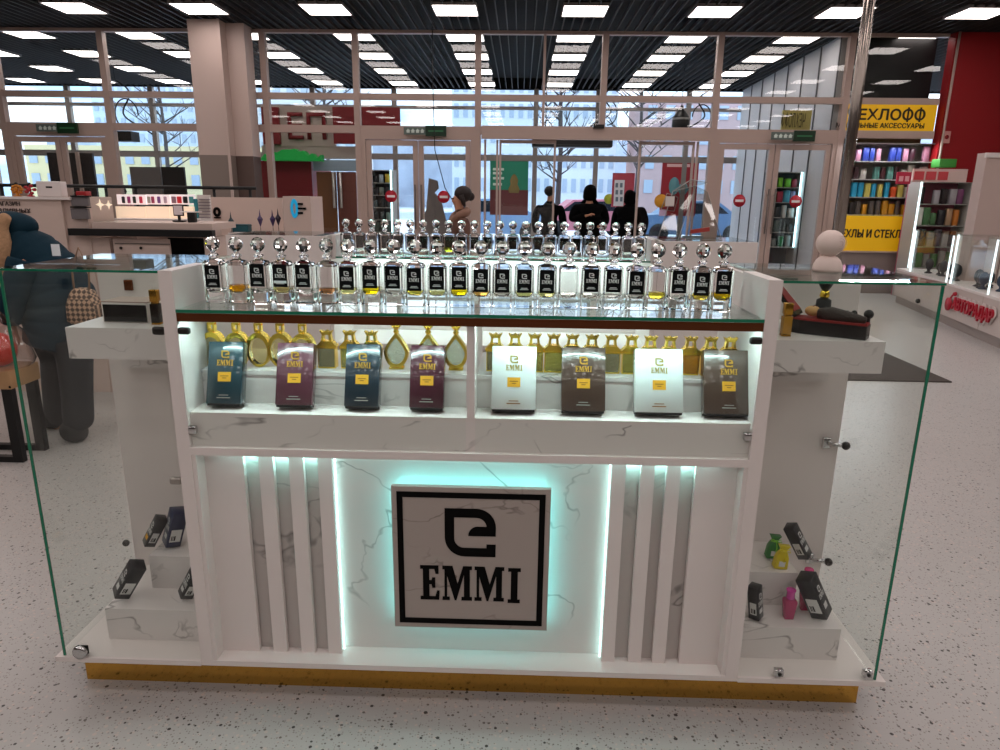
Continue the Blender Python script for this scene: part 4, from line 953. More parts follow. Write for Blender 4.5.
# ================================================================== white shop counter with cherry sign on the right
FA = Vector((6.04, 11.3, 0)); FB = Vector((5.20, 6.9, 0)); FD = (FB-FA).normalized(); FN = Vector((FD.y, -FD.x, 0))  # FN points to the aisle
if FN.x > 0: FN = -FN
def onface(px, py, off=0):
    """point on the counter's aisle face seen at a pixel"""
    o_ = Vector((0, 0, EYE)); d_ = at(px, py, y=1.0)-o_
    t = ((FA+FN*off)-o_).dot(FN)/d_.dot(FN); return o_+d_*t
def along(px, off=0): return (onface(px, 290, off)-FA).dot(FD)
MF = Matrix(((FD.x, -FN.x, 0, FA.x), (FD.y, -FN.y, 0, FA.y), (0, 0, 1, 0), (0, 0, 0, 1)))   # local: x along the face, y into the counter
rar = empty('shop_counter', (FA+FB)/2, 0, 'white shop counter with red Cyrillic lettering and cherry logo', 'counter')
def fb(mb, name, m, root=None, parent=None):
    root = root or rar; o = mb.build(name, m, parent or root, off=root.location); return o
ztop = onface(975, 291).z
L0, L1 = 0.0, (FB-FA).length
segs = [L0, along(915), along(945), along(985), L1]
for i in range(4):
    b = MB(); b.box(segs[i]+.004, segs[i+1]-.004, 0, .6, .12, ztop-.03, None, MF); fb(b, 'cabinet_front', mat('counter_white', '#cbbdb6', .4))
b = MB(); b.box(L0, L1, -.01, .62, ztop-.03, ztop, None, MF); fb(b, 'worktop', WHITE)
b = MB(); b.box(L0+.02, L1-.02, .04, .58, 0, .119, None, MF); fb(b, 'plinth', mat('plinth_grey', '#a0948e', .5))
for px, py in ((918, 301),): p = onface(px, py, .02); b = MB(); b.ball(p, .035, None, 12); fb(b, 'door_knob', DARKMETAL)
# cherry logo and lettering
RED = mat('cherry_red', '#b5122c', .4)
MT = Matrix(((FD.x, 0, FN.x, 0), (FD.y, 0, FN.y, 0), (0, 1, 0, 0), (0, 0, 0, 1)))
a = onface(952, 306, .03); c = onface(993, 318, .03)
me = text_mesh('АВТОРАДАР', width=(c-a).length*.98, height=.185, bold=0, fat=.004, extrude=.02); me.materials.append(RED)
back = text_mesh('АВТОРАДАР', width=(c-a).length*1.02, height=.22, bold=.0, fat=.016, extrude=.008); back.materials.append(mat('letter_backing', '#d8cfcb', .4))
for nm, mm, off in (('sign_backing', back, .012), ('sign_lettering', me, .022)):
    o = bpy.data.objects.new(nm, mm); COL.objects.link(o); o.parent = rar; mid = (a+c)/2; mid = mid-FN*.03+FN*off; mid.z = (onface(975, 311).z)
    o.matrix_local = Matrix.Translation(mid-rar.location) @ MT
b = MB(); p = onface(949, 304, .03); b.lathe([(1e-4, 0), (.085, 0), (.085, .02), (1e-4, .02)], (0, 0, 0), 18, None, Matrix.Translation(p) @ Matrix.Rotation(math.atan2(FN.y, FN.x), 4, 'Z') @ Matrix.Rotation(PI/2, 4, 'Y'), cap=False)
p2 = onface(955, 294, .04); b.tube([p+Vector((0, 0, .06)), (p+p2)/2+Vector((0, 0, .05)), p2], .012, 6); b.ball(p2, .028, None, 8); fb(b, 'cherry_emblem', RED)
# glass cases on the counter
def gcase(pa, pb, pyt, label, fill, seed):
    xa, xb = along(pa), along(pb); zt_ = onface((pa+pb)/2, pyt).z
    r = empty('glass_case', MF @ Vector(((xa+xb)/2, .3, ztop)), 0, label, 'display case')
    for (x0, x1, y0, y1, z0, z1, nm) in ((xa, xb, .02, .028, ztop+.001, zt_, 'front_pane'), (xa, xb, .02, .55, zt_, zt_+.01, 'top_pane'), (xa, xa+.008, .029, .55, ztop+.001, zt_-.001, 'side_pane')):
        b = MB(); b.box(x0, x1, y0, y1, z0, z1, None, MF); fb(b, nm, PANE, r)
    for x, ww in ((xa, .022), (xb-.010, .010)): b = MB(); b.box(x, x+ww, -.0, .019, ztop+.001, zt_, None, MF); fb(b, 'lit_post', mat('lit_post', '#e8fbff', .5, emit=.8), r)
    b = MB(); b.box(xa, xb, .552, .57, ztop+.001, zt_, None, MF); fb(b, 'back_board', WHITE, r)
    rr = random.Random(seed)
    for k in range(fill):
        x = xa+.12+(xb-xa-.24)*(k+.5)/fill; y = .12+.3*rr.random(); c = rr.choice(['#1b1c22', '#22262c', '#30363c', '#2c3a50', '#b8bcc0', '#15151a'])
        b = MB(); p_ = MF @ Vector((x, y, ztop+.0015)); s_ = rr.uniform(.05, .08)
        b.lathe([(s_*.7, 0), (s_*.75, .01), (s_*.3, .03), (s_*.3, .06)], p_, 12); b.ball(p_+Vector((0, 0, .06+s_)), s_, None, 12, 1.2, .8, .8)
        single(b, 'car_gadget', mat('gadget_'+c.strip('#'), c, .35), p_, 'small %s car gadget on its stand, %s in the %s glass case' % (cname(c), ords[k], 'nearer' if pa > 940 else 'farther'), 'car accessory', 'car gadgets in the glass cases')
gcase(948, 988, 236, 'glass case with glowing edge posts above the cherry sign', 9, 2)
gcase(906, 944, 232, 'dim glass case on the far part of the cherry counter', 6, 4)
# blue spray bottle near the right edge
p = MF @ Vector((along(997), .22, ztop+.001)); b = MB(); b.lathe([(.05, 0), (.055, .01), (.055, .22), (.03, .27), (.02, .28)], (0, 0, 0), 14); o = b.build('spray_bottle', mat('spray_blue', '#1c62c0', .3), None); o.location = p
tag(o, 'blue spray bottle at the right end of the cherry counter', 'spray bottle'); b = MB(); b.rbox(-.05, .03, -.02, .02, .281, .33, .01); b.build('trigger_head', BLACK, o)
# glass tower with pink header standing behind the counter
r, q = shelfcase('glass_tower', 914, 182, 966, 268, 11.8, 'glass display tower with pink header sign before the red wall', 6, 4, [['#7a7470', '#4c7a3c', '#8a8480'], ['#b0aaa8', '#4a444c', '#6a5a68'], ['#e8e4dc', '#d07a28', '#4c7a4c', '#c09878', '#26242a'], ['#2a2024', '#8a4a78', '#1c1418', '#b8b0b8']], 12, '#a84a64', False)
b = MB(); b.box(q[0], q[0]+.022, 11.77, 11.799, q[2], q[3]); b.build('lit_post', mat('lit_post', '#e8fbff', .5, emit=.8), r, off=r.location)
b = MB(); b.box(q[0], q[1], 11.78, 11.784, 0.05, q[3]); b.build('front_pane', PANE, r, off=r.location)
q = RB(912, 169, 966, 182, 11.75); b = MB(); b.box(q[0], q[1], 11.72, 11.76, q[2], q[3]); hd = b.build('header_sign', mat('header_cream', '#d8c0b8', .5), r, off=r.location)
q = RB(913, 171.5, 949, 180, 11.71); n3 = 3; w3 = (q[1]-q[0])/n3
b = MB()
for k in range(n3): b.box(q[0]+w3*k+.02, q[0]+w3*(k+1)-.02, 11.70, 11.719, q[2], q[3])
b.build('header_picture', mat('header_red', '#cc4a50', .5), hd, off=r.location)
q = RB(897, 172, 911, 184, 11.6); b = MB(); b.box(q[0], q[1], 11.6, 11.63, q[2], q[3]); s_ = single(b, 'hanging_sign', mat('pink_red_sign', '#c2304c', .5), ((q[0]+q[1])/2, 11.6, q[2]), 'small pink-red sign with pale squares beside the tower header', 'sign')
b = MB(); m_ = (q[1]-q[0]); b.box(-m_*.36, -m_*.06, -.008, -.0005, .04, .12); b.box(m_*.08, m_*.36, -.008, -.0005, .04, .12); b.build('pale_square', mat('pale_pink', '#e8a8b0', .5), s_)
q = RB(938, 159, 955, 167.5, 11.95); b = MB(); b.rbox(q[0], q[1], 11.9, 12.15, q[2], q[3], .01); single(b, 'green_box', mat('box_green', '#3f8f3a', .5), ((q[0]+q[1])/2, 11.95, q[2]), 'green box on top of the glass tower', 'box')
# tall pale cabinet at the right edge
q = RB(980, 153, 1045, 236, 9.6); b = MB(); b.box(q[0], q[1], 9.6, 9.8, 0, q[3]); cb_ = single(b, 'tall_cabinet', mat('cabinet_beige', '#c4aea6', .45), ((q[0]+q[1])/2, 9.9, 0), 'tall pale cabinet behind the cherry counter at the right edge', 'cabinet')
b = MB(); b.box(-(q[1]-q[0])/2-.02, (q[1]-q[0])/2+.02, -.32, -.28, q[3]-.06, q[3]); b.build('top_trim', WHITE, cb_)
b = MB(); b.box(-.004, .004, -.305, -.3005, .1, q[3]-.08); b.build('door_gap', DARKFR, cb_)
# ================================================================== pale service kiosk on the left
SKY_ = 5.3
PAL_ = mat('kiosk_beige', '#cdb8ae', .5)
sk = empty('service_kiosk', (at(60, 250, y=SKY_).x, SKY_+.4, 0), 0, 'pale beige service kiosk with dark Cyrillic lettering and a black counter edge', 'kiosk')
def kp(name, px0, py0, px1, py1, Y, t, m, floor=False, par=None):
    q = RB(px0, py0, px1, py1, Y); b = MB(); b.box(q[0], q[1], Y, Y+t, 0 if floor else q[2], q[3]); o = b.build(name, m, par or sk, off=sk.location); return o, q
kp('front_board', -60, 199, 68, 300, SKY_, .04, PAL_, True)
kp('top_ledge', -60, 196.5, 70, 199, SKY_-.02, .25, WHITE)
kp('side_shelf_unit', 69, 197, 92, 300, SKY_+.03, .35, PAL_, True)
for a, c in ((197, 206), (208.5, 219)): kp('grey_tray', 71, a, 88, c, SKY_+.0, .028, mat('tray_grey', '#6f6a6c', .5))
for a, c in ((195.5, 197), (206.5, 208)): kp('dark_divider', 70, a, 88.5, c, SKY_-.01, .035, BLACK)
kp('black_counter_edge', 68, 229.5, 212, 236.5, SKY_-.05, .06, BLACK)
kp('counter_slab', 92, 223, 212, 229.3, SKY_-.0, .45, PAL_)
kp('drawer_front', 114, 239, 170, 262, SKY_+.02, .02, PAL_, True)
b = MB(); q = RB(114, 243.5, 169, 244.5, SKY_); b.box(q[0], q[1], SKY_+.012, SKY_+.019, q[2], q[3]); b.build('drawer_gap', DARKFR, sk, off=sk.location)
for px in (121, 141): p = at(px, 248, y=SKY_+.01); b = MB(); b.ball((p.x, SKY_+.008, p.z), .012, None, 8); b.build('drawer_knob', DARKMETAL, sk, off=sk.location)
kp('knee_space_shade', 171, 238, 206, 300, SKY_+.40, .02, mat('void_shade_black', '#060606', .8), True)  # near-black sheet stands in for the shade inside the open knee space
kp('right_support', 206.5, 238, 212, 300, SKY_+.02, .42, PAL_, True)
kp('left_support', 93, 238, 113, 300, SKY_+.04, .40, PAL_, True)
o = text('МАГАЗИН', 'sign_lettering', mat('kiosk_ink', '#3a2a26', .5), sk, (0, 0, 0), (PI/2, 0, 0), height=.028, bold=.02, extrude=.004)
qq = RB(-6, 201.5, 20, 205.5, SKY_); o.scale = ((qq[1]-qq[0])/max(.001, (max(v.co.x for v in o.data.vertices)*2)),)*1+(1, 1) if False else (1, 1, 1)
k_ = (qq[1]-qq[0])/(2*max(v.co.x for v in o.data.vertices)); o.scale = (k_, 1.15, 1); o.location = Vector(((qq[0]+qq[1])/2, SKY_-.001, (qq[2]+qq[3])/2))-sk.location
o = text('СМАЗЛИВНЫХ'[2:], 'sign_lettering', mat('kiosk_ink', '#3a2a26', .5), sk, (0, 0, 0), (PI/2, 0, 0), height=.028, bold=.02, extrude=.004)
qq = RB(-6, 208.5, 31, 212.5, SKY_); k_ = (qq[1]-qq[0])/(2*max(v.co.x for v in o.data.vertices)); o.scale = (k_, 1.15, 1); o.location = Vector(((qq[0]+qq[1])/2, SKY_-.001, (qq[2]+qq[3])/2))-sk.location
# display boards with phone cases
BY = 6.1
bd = empty('case_display_rack', (at(160, 220, y=BY).x, BY, 0), 0, 'backlit pale rack of phone cases and cream panels on the service kiosk', 'display rack')
def bp(name, px0, py0, px1, py1, Y, t, m, floor=False):
    q = RB(px0, py0, px1, py1, Y); b = MB(); b.box(q[0], q[1], Y, Y+t, 0 if floor else q[2], q[3]); return b.build(name, m, bd, off=bd.location), q
LITW = mat('backlit_white', '#efe0e0', .5, emit=.35); LITC = mat('backlit_cream', '#f0d4b8', .5, emit=.35)
for i, (a, c) in enumerate(((117, 146), (146.8, 170), (170.8, 194))): bp('upper_panel', a, 194.5, c, 204.5, BY, .03, LITW); bp('lower_panel', a-1, 206.5, c-.5, 218.5, BY-.05, .03, LITC)
bp('counter_shelf', 112, 219, 200, 224, BY-.28, .26, WHITE)
bp('teal_strip', 194.3, 199, 198, 219, BY-.02, .04, mat('teal_strip', '#2a7f8c', .5)); bp('side_panel', 198.2, 195, 210.5, 228, BY-.01, .03, WHITE)
b = MB()
for k in range(7): q = RB(199, 199+3*k, 210, 199.8+3*k, BY-.02); b.box(q[0], q[1], BY-.03, BY-.011, q[2], q[3])
b.build('rack_lines', mat('line_grey', '#8d8486', .5), bd, off=bd.location)
bp('rack_base', 112, 224.5, 210, 300, BY, .3, PAL_, True)
pal = ['#2c2a30', '#a03a78', '#2a3830', '#d8405c', '#b8b0a8', '#b04a6c', '#8a5a9c', '#c8b0c0', '#9c7a88', '#e0303c', '#141416', '#4f9ca0']
for i, (px, c) in enumerate(zip([123, 128.5, 134, 140.5, 148.5, 152.5, 158.5, 165, 173.5, 179, 185, 191], pal)):
    q = RB(px-1.5 if i < 8 else px-2.2, 196.5, px+1.5 if i < 8 else px+2.2, 203.2, BY-.012); b = MB(); b.rbox(q[0], q[1], BY-.012, BY-.001, q[2], q[3], .004)
    
    single(b, 'phone_case', mat('case_'+c.strip('#'), c, .4), ((q[0]+q[1])/2, BY, q[2]), '%s phone case on the backlit rack, %s from the left' % (cname(c), ords[i]), 'phone case', 'phone cases on the backlit rack')
# tablet on a stand and black card terminal
p = at(180.5, 229.3, y=5.55); tb = empty('tablet_stand', (p.x, 5.55, at(180, 223.3, y=5.6).z), 0, 'small tablet in a black stand on the service kiosk', 'tablet')
zt0 = RB(175, 223, 186, 229, 5.55); tb.location.z = RB(92, 223, 212, 229.3, SKY_)[3]+.001
b = MB(); b.rbox(-.045, .045, -.03, .03, 0, .012, .004); b.box(-.01, .01, -.006, .006, .011, .05); b.build('stand', BLACK, tb)
b = MB(); b.rbox(-.042, .042, -.008, .004, .045, .135, .004); t_ = b.build('tablet_body', BLACK, tb); b = MB(); b.box(-.034, .034, -.0095, -.0082, .055, .125); b.build('screen', mat('pale_screen', '#b8a8a8', .3, emit=.2), t_)
p = at(193, 226, y=5.5); b = MB(); b.rbox(-.03, .03, -.025, .025, 0, .075, .006); ct = b.build('card_terminal', BLACK, None); ct.location = (p.x, 5.5, tb.location.z); tag(ct, 'black card terminal beside the tablet on the service kiosk', 'card terminal')
b = MB(); b.rbox(-.075, .07, -.04, .03, .076, .083, .002); b.build('paper_tray', WHITE, ct)
# clear holder with two star-shaped lights
p = at(101, 222, y=5.25); hz = RB(92, 223, 212, 229.3, SKY_)[3]
ho = empty('clear_flyer_holder', (p.x, 5.32, hz+.001), 0, 'clear acrylic holder with two pale four-point stars on the service kiosk', 'flyer holder')
b = MB(); b.box(-.10, .10, 0, .004, 0, .24); b.build('pane', PANE, ho); b = MB(); b.box(-.10, .10, .005, .05, 0, .006); b.build('foot', PANE, ho)
for sx_, s_ in ((-.03, .036), (.035, .03)):
    b = MB(); b.prism([(sx_-s_, .13), (sx_-s_*.25, .13+s_*.3), (sx_, .13+s_*1.2), (sx_+s_*.25, .13+s_*.3), (sx_+s_, .13), (sx_+s_*.25, .13-s_*.3), (sx_, .13-s_*1.2), (sx_-s_*.25, .13-s_*.3)], -.003, -.001, 'y'); b.build('star', mat('star_cream', '#f0dcc0', .5, emit=.5), ho)
# goods on the kiosk's left ledge
lz = RB(-60, 196.5, 70, 199, SKY_)[3]
def ledge(name, px, w_, h_, m, label, cat, d_=.08, y=5.4):
    p = at(px, 196, y=y); b = MB(); b.rbox(-w_/2, w_/2, -d_/2, d_/2, 0, h_, .006); o = b.build(name, m, None); o.location = (p.x, y, lz+.001); return tag(o, label, cat)
o = ledge('cardboard_sign_box', 53, .19, .115, mat('box_white', '#d8cfcc', .5), 'white box with a small black mark on the kiosk ledge', 'box'); b = MB(); b.box(-.02, .03, -.0405, -.0402, .065, .078); b.build('black_mark', INK, o)
o = ledge('red_box', 84, .075, .045, mat('box_red', '#a0181c', .5), 'small red box on the ledge before the dark door', 'box'); b = MB(); b.box(-.03, .03, -.0405, -.0402, .006, .014); b.build('white_stripe', WHITE, o)
def rosette(px, c1, label, n=8):
    p = at(px, 190, y=5.36); b = MB(); b.lathe([(.028, 0), (.03, .004), (.012, .012), (.012, .02)], (0, 0, 0), 12)
    for k in range(n): a = 2*PI*k/n; b.ball((.034*math.cos(a), 0, .052+.028*math.sin(a)), .016, None, 8, .8)
    b.ball((0, -.01, .052), .018, None, 8); o = b.build('flower_ornament', c1, None); o.location = (p.x, 5.36, lz+.001); tag(o, label, 'ornament'); b = MB(); b.ball((0, 0, .094), .012, None, 8); b.build('dark_tip', BLACK, o)
rosette(17, mat('ornament_orange', '#c07820', .5), 'orange flower-like ornament on the kiosk ledge'); rosette(30, mat('ornament_red', '#a8202c', .5), 'red flower-like ornament on the kiosk ledge', 5)
# black rail behind the service kiosk
rl = empty('black_railing', (at(150, 190, y=7.6).x, 7.6, 0), 0, 'thin black metal railing behind the pale kiosks', 'railing')
a, c = at(-20, 185, y=7.6), at(256, 187.5, y=7.6); zz_ = at(150, 187, y=7.6).z
b = MB(); b.tube([(a.x, 7.6, zz_), (c.x, 7.6, zz_)], .018, 8); b.build('rail', BLACK, rl, off=rl.location)
for px in (2, 106, 136, 214, 250): p = at(px, 190, y=7.6); b = MB(); b.tube([(p.x, 7.6, 0), (p.x, 7.6, zz_-.018)], .016, 8); b.build('post', BLACK, rl, off=rl.location)
# second pale kiosk with a blue ring logo
K2 = 6.4
k2 = empty('pale_kiosk', (at(250, 220, y=K2).x, K2+.3, 0), 0, 'pale kiosk with a cyan ring logo and black dashes, left of the glass doors', 'kiosk')
def k2p(name, px0, py0, px1, py1, Y, t, m, floor=False):
    q = RB(px0, py0, px1, py1, Y); b = MB(); b.box(q[0], q[1], Y, Y+t, 0 if floor else q[2], q[3]); return b.build(name, m, k2, off=k2.location), q
k2p('back_board', 207, 197.5, 285, 300, K2+.35, .04, PAL_, True); k2p('end_board', 286, 196.5, 313, 300, K2, .39, PAL_, True)
k2p('worktop', 228, 233, 285, 235, K2, .34, WHITE)
b = MB(); c_ = at(294.5, 208.5, y=K2-.002); annulus(b, ellipse(c_.x, c_.z, .034, .085), ellipse(c_.x, c_.z, .014, .05), K2-.012, K2-.001, None); b.build('ring_logo', mat('logo_cyan', '#17a4d8', .5, emit=.2), k2, off=k2.location)
b = MB()
for a, c, d in ((203, 205, 303), (207.5, 209.5, 306), (212, 214, 303)): q = RB(298, a, d, c, K2-.002); b.box(q[0], q[1], K2-.012, K2-.001, q[2], q[3])
b.build('logo_dashes', INK, k2, off=k2.location)
b = MB(); c_ = at(216.5, 212, y=K2+.33); annulus(b, ellipse(c_.x, c_.z, .035, .045), ellipse(c_.x, c_.z, .016, .02), K2+.33, K2+.349, None); b.box(c_.x-.03, c_.x+.03, K2+.33, K2+.349, c_.z-.06, c_.z-.046); b.build('round_logo', INK, k2, off=k2.location)
wz = RB(228, 233, 285, 235, K2)[3]
p = at(240, 229, y=6.5); b = MB(); b.rbox(-.075, .075, -.05, .05, 0, .07, .006); o = b.build('storage_box', mat('box_teal', '#17505a', .5), None); o.location = (p.x, 6.55, wz+.001); tag(o, 'dark teal box on the pale kiosk worktop', 'box'); b = MB(); b.box(-.076, .076, -.051, .051, .055, .062); b.build('lid_band', mat('box_teal_dark', '#0e343c', .5), o)
def diamond(px, py, m, label, Y=6.45):
    c_ = at(px, py, y=Y); b = MB(); b.lathe([(1e-4, -.075), (.028, 0), (.008, .03), (1e-4, .09)], (0, 0, 0), 6, smooth=False, cap=False); o = b.build('diamond_ornament', m, None); o.location = c_; tag(o, label, 'ornament', 'pointed ornaments at the pale kiosk')
    b = MB(); b.tube([(0, 0, -.075), (0, 0, wz-c_.z)], .003, 5); b.lathe([(.02, 0), (.02, .004)], (0, 0, wz-c_.z), 10); b.build('stand', DARKMETAL, o)
for i, (px, py, c) in enumerate(((231, 221, '#2a3a40'), (260, 219, '#4a3a60'), (272.5, 219, '#3c2c58'), (278, 218, '#241c30'))): diamond(px, py, mat('ornament_'+c.strip('#'), c, .4), 'pointed dark ornament at the pale kiosk, %s from the left' % ords[i])
# dark screens seen behind the far-left doors
panel('dark_screen', 57, 153, 101, 295, 14.2, mat('dark_board', '#1c1718', .5), 'dark board behind the far-left doors with a pale upright', 'board', .06)
q = RB(82, 152, 85, 260, 14.1); b = MB(); b.box(q[0], q[1], 14.1, 14.15, 0, q[3]); single(b, 'metal_post', FRAME, (q[0], 14.1, 0), 'pale upright post before the dark board', 'post')
panel('dark_screen', 168, 167, 190, 297, 14.0, mat('dark_board2', '#15110f', .5), 'near-black board behind the glass beside the column', 'board', .06)
panel('grey_partition', 137, 167, 167, 297, 14.0, mat('grey_board', '#6f6a68', .5), 'grey partition panel behind the glass left of the column', 'partition', .06)
panel('ceiling_duct_box', 111, 131, 131, 141, 13.2, BLACK, 'black box hanging under the beam left of the column', 'box', .3)

# ================================================================== low wooden bench with black steel frame at the left edge
BX = -2.96
bn = empty('wooden_bench', (-3.7, 3.93, 0), 0, 'low bench with a pale wood top and black steel frame at the left edge', 'bench')
zb1 = at(25, 372, y=3.80).z
b = MB(); b.rbox(-4.5, BX, 3.80, 4.06, zb1-.11, zb1, .006); o = b.build('wood_top', mat('oak_wood', '#b08a62', .45, var=.25, bscale=9), bn, off=bn.location)
for y in (3.81, 4.01):
    b = MB(); b.box(BX-.07, BX-.012, y, y+.04, 0.0, zb1-.111); b.build('leg', BLACK, bn, off=bn.location); b = MB(); b.box(-4.48, BX-.071, y, y+.04, 0.0, .035); b.build('floor_rail', BLACK, bn, off=bn.location)
    b = MB(); b.box(-4.49, -4.44, y, y+.04, .0352, zb1-.111); b.build('leg', BLACK, bn, off=bn.location)
b = MB(); b.lathe([(.004, 0), (.008, .001)], (0, 0, 0), 8, INK, Matrix.Translation((at(10, 387, y=3.80).x, 3.799, at(10, 387, y=3.80).z)) @ Matrix.Rotation(PI/2, 4, 'X')); b.build('screw_hole', INK, bn, off=bn.location)
p = at(-1, 356, y=3.93); b = MB(); b.ball((p.x, 3.93, zb1+.1), .10, None, 20, 1.03); single(b, 'red_ball', mat('ball_red', '#d8402c', .35), (p.x, 3.93, zb1), 'red ball lying in a clear bag on the wooden bench', 'ball', None)
b = MB(); b.lathe([(.17, .001), (.19, .04), (.15, .20), (.05, .32), (.01, .36), (.06, .42)], (p.x, 3.93, zb1), 14, cap=False); single(b, 'plastic_bag', pane_mat('clear_bag', '#f0e6e4', 2.5, .15), (p.x, 3.93, zb1), 'clear plastic bag around the red ball on the bench', 'bag')

# ================================================================== loose things in the wings
SZT = 1.2065
def wbox(x, y, z, w_, d_, h_, name, m, label, cat, rz=0, tilt=0, tiltx=0, group=None, origin='bottom'):
    b = MB(); b.rbox(-w_/2, w_/2, -d_/2, d_/2, 0, h_, .0015, None, None, 1); o = b.build(name, m, None)
    o.matrix_world = Matrix.Translation((x, y, z)) @ Matrix.Rotation(math.radians(tilt), 4, 'Y') @ Matrix.Rotation(math.radians(tiltx), 4, 'X') @ Matrix.Rotation(math.radians(rz), 4, 'Z')
    if label: tag(o, label, cat, group)
    return o
# black gift box with cream sides and gold clasp
a = at(105, 322, y=2.05); c = at(146, 319, y=2.05)
g = empty('gift_box', ((a.x+c.x)/2, 2.10, SZT), math.radians(-3), 'black gift box with pale sides lying on the left marble box', 'gift box')
w_ = .145
b = MB(); b.rbox(-w_/2, w_/2, -.045, .06, 0, .060, .002); b.build('pale_case', WHITE, g)
b = MB(); b.box(-w_/2+.006, w_/2-.002, -.048, -.0455, .003, .055); b.build('black_front', mat('gloss_black', '#0d0a09', .15), g)
b = MB(); b.box(-w_/2, w_/2, -.044, .059, .0605, .064); b.build('lid_edge', FRAME, g)
def perfume(x, y, z, h, label, cap='#c08a2e', body='#1c120c', sc=1):
    r = empty('slim_perfume_bottle', (x, y, z), 0, label, 'perfume bottle')
    b = MB(); b.rbox(-.013*sc, .013*sc, -.012, .012, .006, h*.6, .002); b.build('dark_body', mat('slim_body'+body, body, .15), r)
    b = MB(); b.rbox(-.013*sc, .013*sc, -.012, .012, 0, .0058, .001); b.rbox(-.009*sc, .009*sc, -.009, .009, h*.601, h*.66, .001); b.rbox(-.012*sc, .012*sc, -.011, .011, h*.661, h, .002); b.build('gold_cap', mat('slim_gold'+cap, cap, .2, .9), r); return r
p = at(158, 319, y=2.05); perfume(at(155.5, 305, y=2.04).x, 2.04, SZT, .105, 'slim dark bottle with gold cap beside the gift box')
perfume(at(787, 318, y=2.03).x, 2.03, SZT, .098, 'slim gold-sided bottle beside the coffin toy', '#c8922e', '#b0802a')
# figures: the white turned mannequin head on the right glass top
p = at(827, 270, y=2.14); mh = empty('white_wooden_figure', (p.x, 2.14, ZT+.0005), 0, 'white round-headed figure standing on the right glass top', 'figurine'); mh.scale = (.96, .96, .93)
b = MB(); b.lathe([(.044, 0), (.0445, .008), (.042, .022), (.036, .036), (.026, .046), (.016, .050)], (0, 0, 0), 28); b.build('domed_body', mat('matt_white', '#e6d2ca', .6), mh)
b = MB(); b.lathe([(1e-4, -.042)]+[(.0425*math.sin(PI*i/14), -.0425*math.cos(PI*i/14)) for i in range(1, 14)]+[(1e-4, .042)], (0, 0, .0895), 28, cap=False); hd_ = b.build('round_head', mat('matt_white', '#e6d2ca', .6), mh)
b = MB()
for rr_ in (.008, .016, .024):
    b.tube([((rr_*math.cos(t))*.9+.014, -math.sqrt(max(0, .0428**2-rr_**2*.9-.014**2))+.0, .0905+rr_*math.sin(t)) for t in [k*2*PI/20 for k in range(21)]], .0006, 5, cap=False)
b.build('turned_grooves', mat('groove_shadow', '#c8b0a6', .7), mh)
# coffin toy with red lining, lid up, a figure inside
pa = at(795, 322, y=2.03); cf = empty('coffin_toy', (at(829, 330, y=2.06).x, 2.06, SZT), math.radians(-36), 'open black coffin toy with red lining holding a lying figure', 'toy')
CBL = mat('coffin_black', '#0e0a0a', .25); CRE = mat('coffin_red', '#8e1a18', .5)
out = [(-.115, -.028), (-.075, -.040), (.105, -.026), (.105, .026), (-.075, .040), (-.115, .028)]
b = MB(); b.prism(out, 0, .040, 'z'); b.build('coffin_base', CBL, cf)
b = MB(); b.prism([(x*.985, y*.9) for x, y in out], .0402, .046, 'z'); b.build('red_lining', CRE, cf)
ML = Matrix.Translation((-.095, 0, .046)) @ Matrix.Rotation(math.radians(48), 4, 'Y')
b = MB(); b.prism([(-.10, -.026), (.0, -.040), (.015, -.030), (.015, .030), (.0, .040), (-.10, .026)], 0, .012, 'z', CBL, ML @ Matrix.Translation((-.015, 0, -.001)))
b.prism([(-.098, -.022), (.0, -.034), (.0, .034), (-.098, .022)], .0122, .014, 'z', CRE, ML @ Matrix.Translation((-.015, 0, -.001))); b.build('raised_lid', CBL, cf)
b = MB(); b.ball((-.052, 0, .066), .020, None, 18, .8, 1.15, .85); hh = b.build('figure_head', mat('figure_tan', '#c79a62', .5), cf)
b = MB()
for s in (-1, 1): b.ball((-.050, s*.007, .0815), .0022, None, 6)
b.box(-.0425, -.041, -.005, .005, .0795, .0815); b.build('painted_face', mat('paint_red', '#7a2018', .5), cf, ) .parent = hh
b = MB(); b.tube([(-.036, 0, .060), (.0, 0, .062), (.05, 0, .056), (.095, 0, .052)], [.016, .022, .019, .012], 12); b.build('shrouded_body', mat('figure_brown', '#2a1a14', .5, bump=.4, bscale=90), cf)
b = MB()
for x_ in (-.02, .0, .02, .04, .06): b.tube([(x_, -.021, .058), (x_+.004, 0, .083-(x_+.02)*.1), (x_, .021, .058)], .0015, 5)
b.build('shroud_bands', BLACK, cf)
b = MB(); b.ball((.095, .030, .068), .014, None, 12); b.lathe([(.006, 0), (.006, .03)], (.095, .030, .040), 8); b.ball((.055, .038, .066), .009, None, 10); b.build('black_knobs', BLACK, cf)
# black goblet behind it
p = at(824, 300, y=2.22); gb = empty('black_goblet', (p.x, 2.22, SZT), 0, 'black goblet with a gold ring behind the coffin toy', 'goblet')
b = MB(); b.lathe([(.024, 0), (.026, .004), (.024, .05), (.022, .082), (.012, .088)], (0, 0, 0), 18); b.build('goblet_base', BLACK, gb); b = MB(); b.lathe([(.012, .0885), (.015, .094), (.013, .108), (.011, .112)], (0, 0, 0), 18); b.build('gold_ring', GOLDB, gb)
b = MB(); b.lathe([(.010, .1125), (.018, .125), (.027, .145), (.029, .160)], (0, 0, 0), 18); b.build('goblet_cup', BLACK, gb)
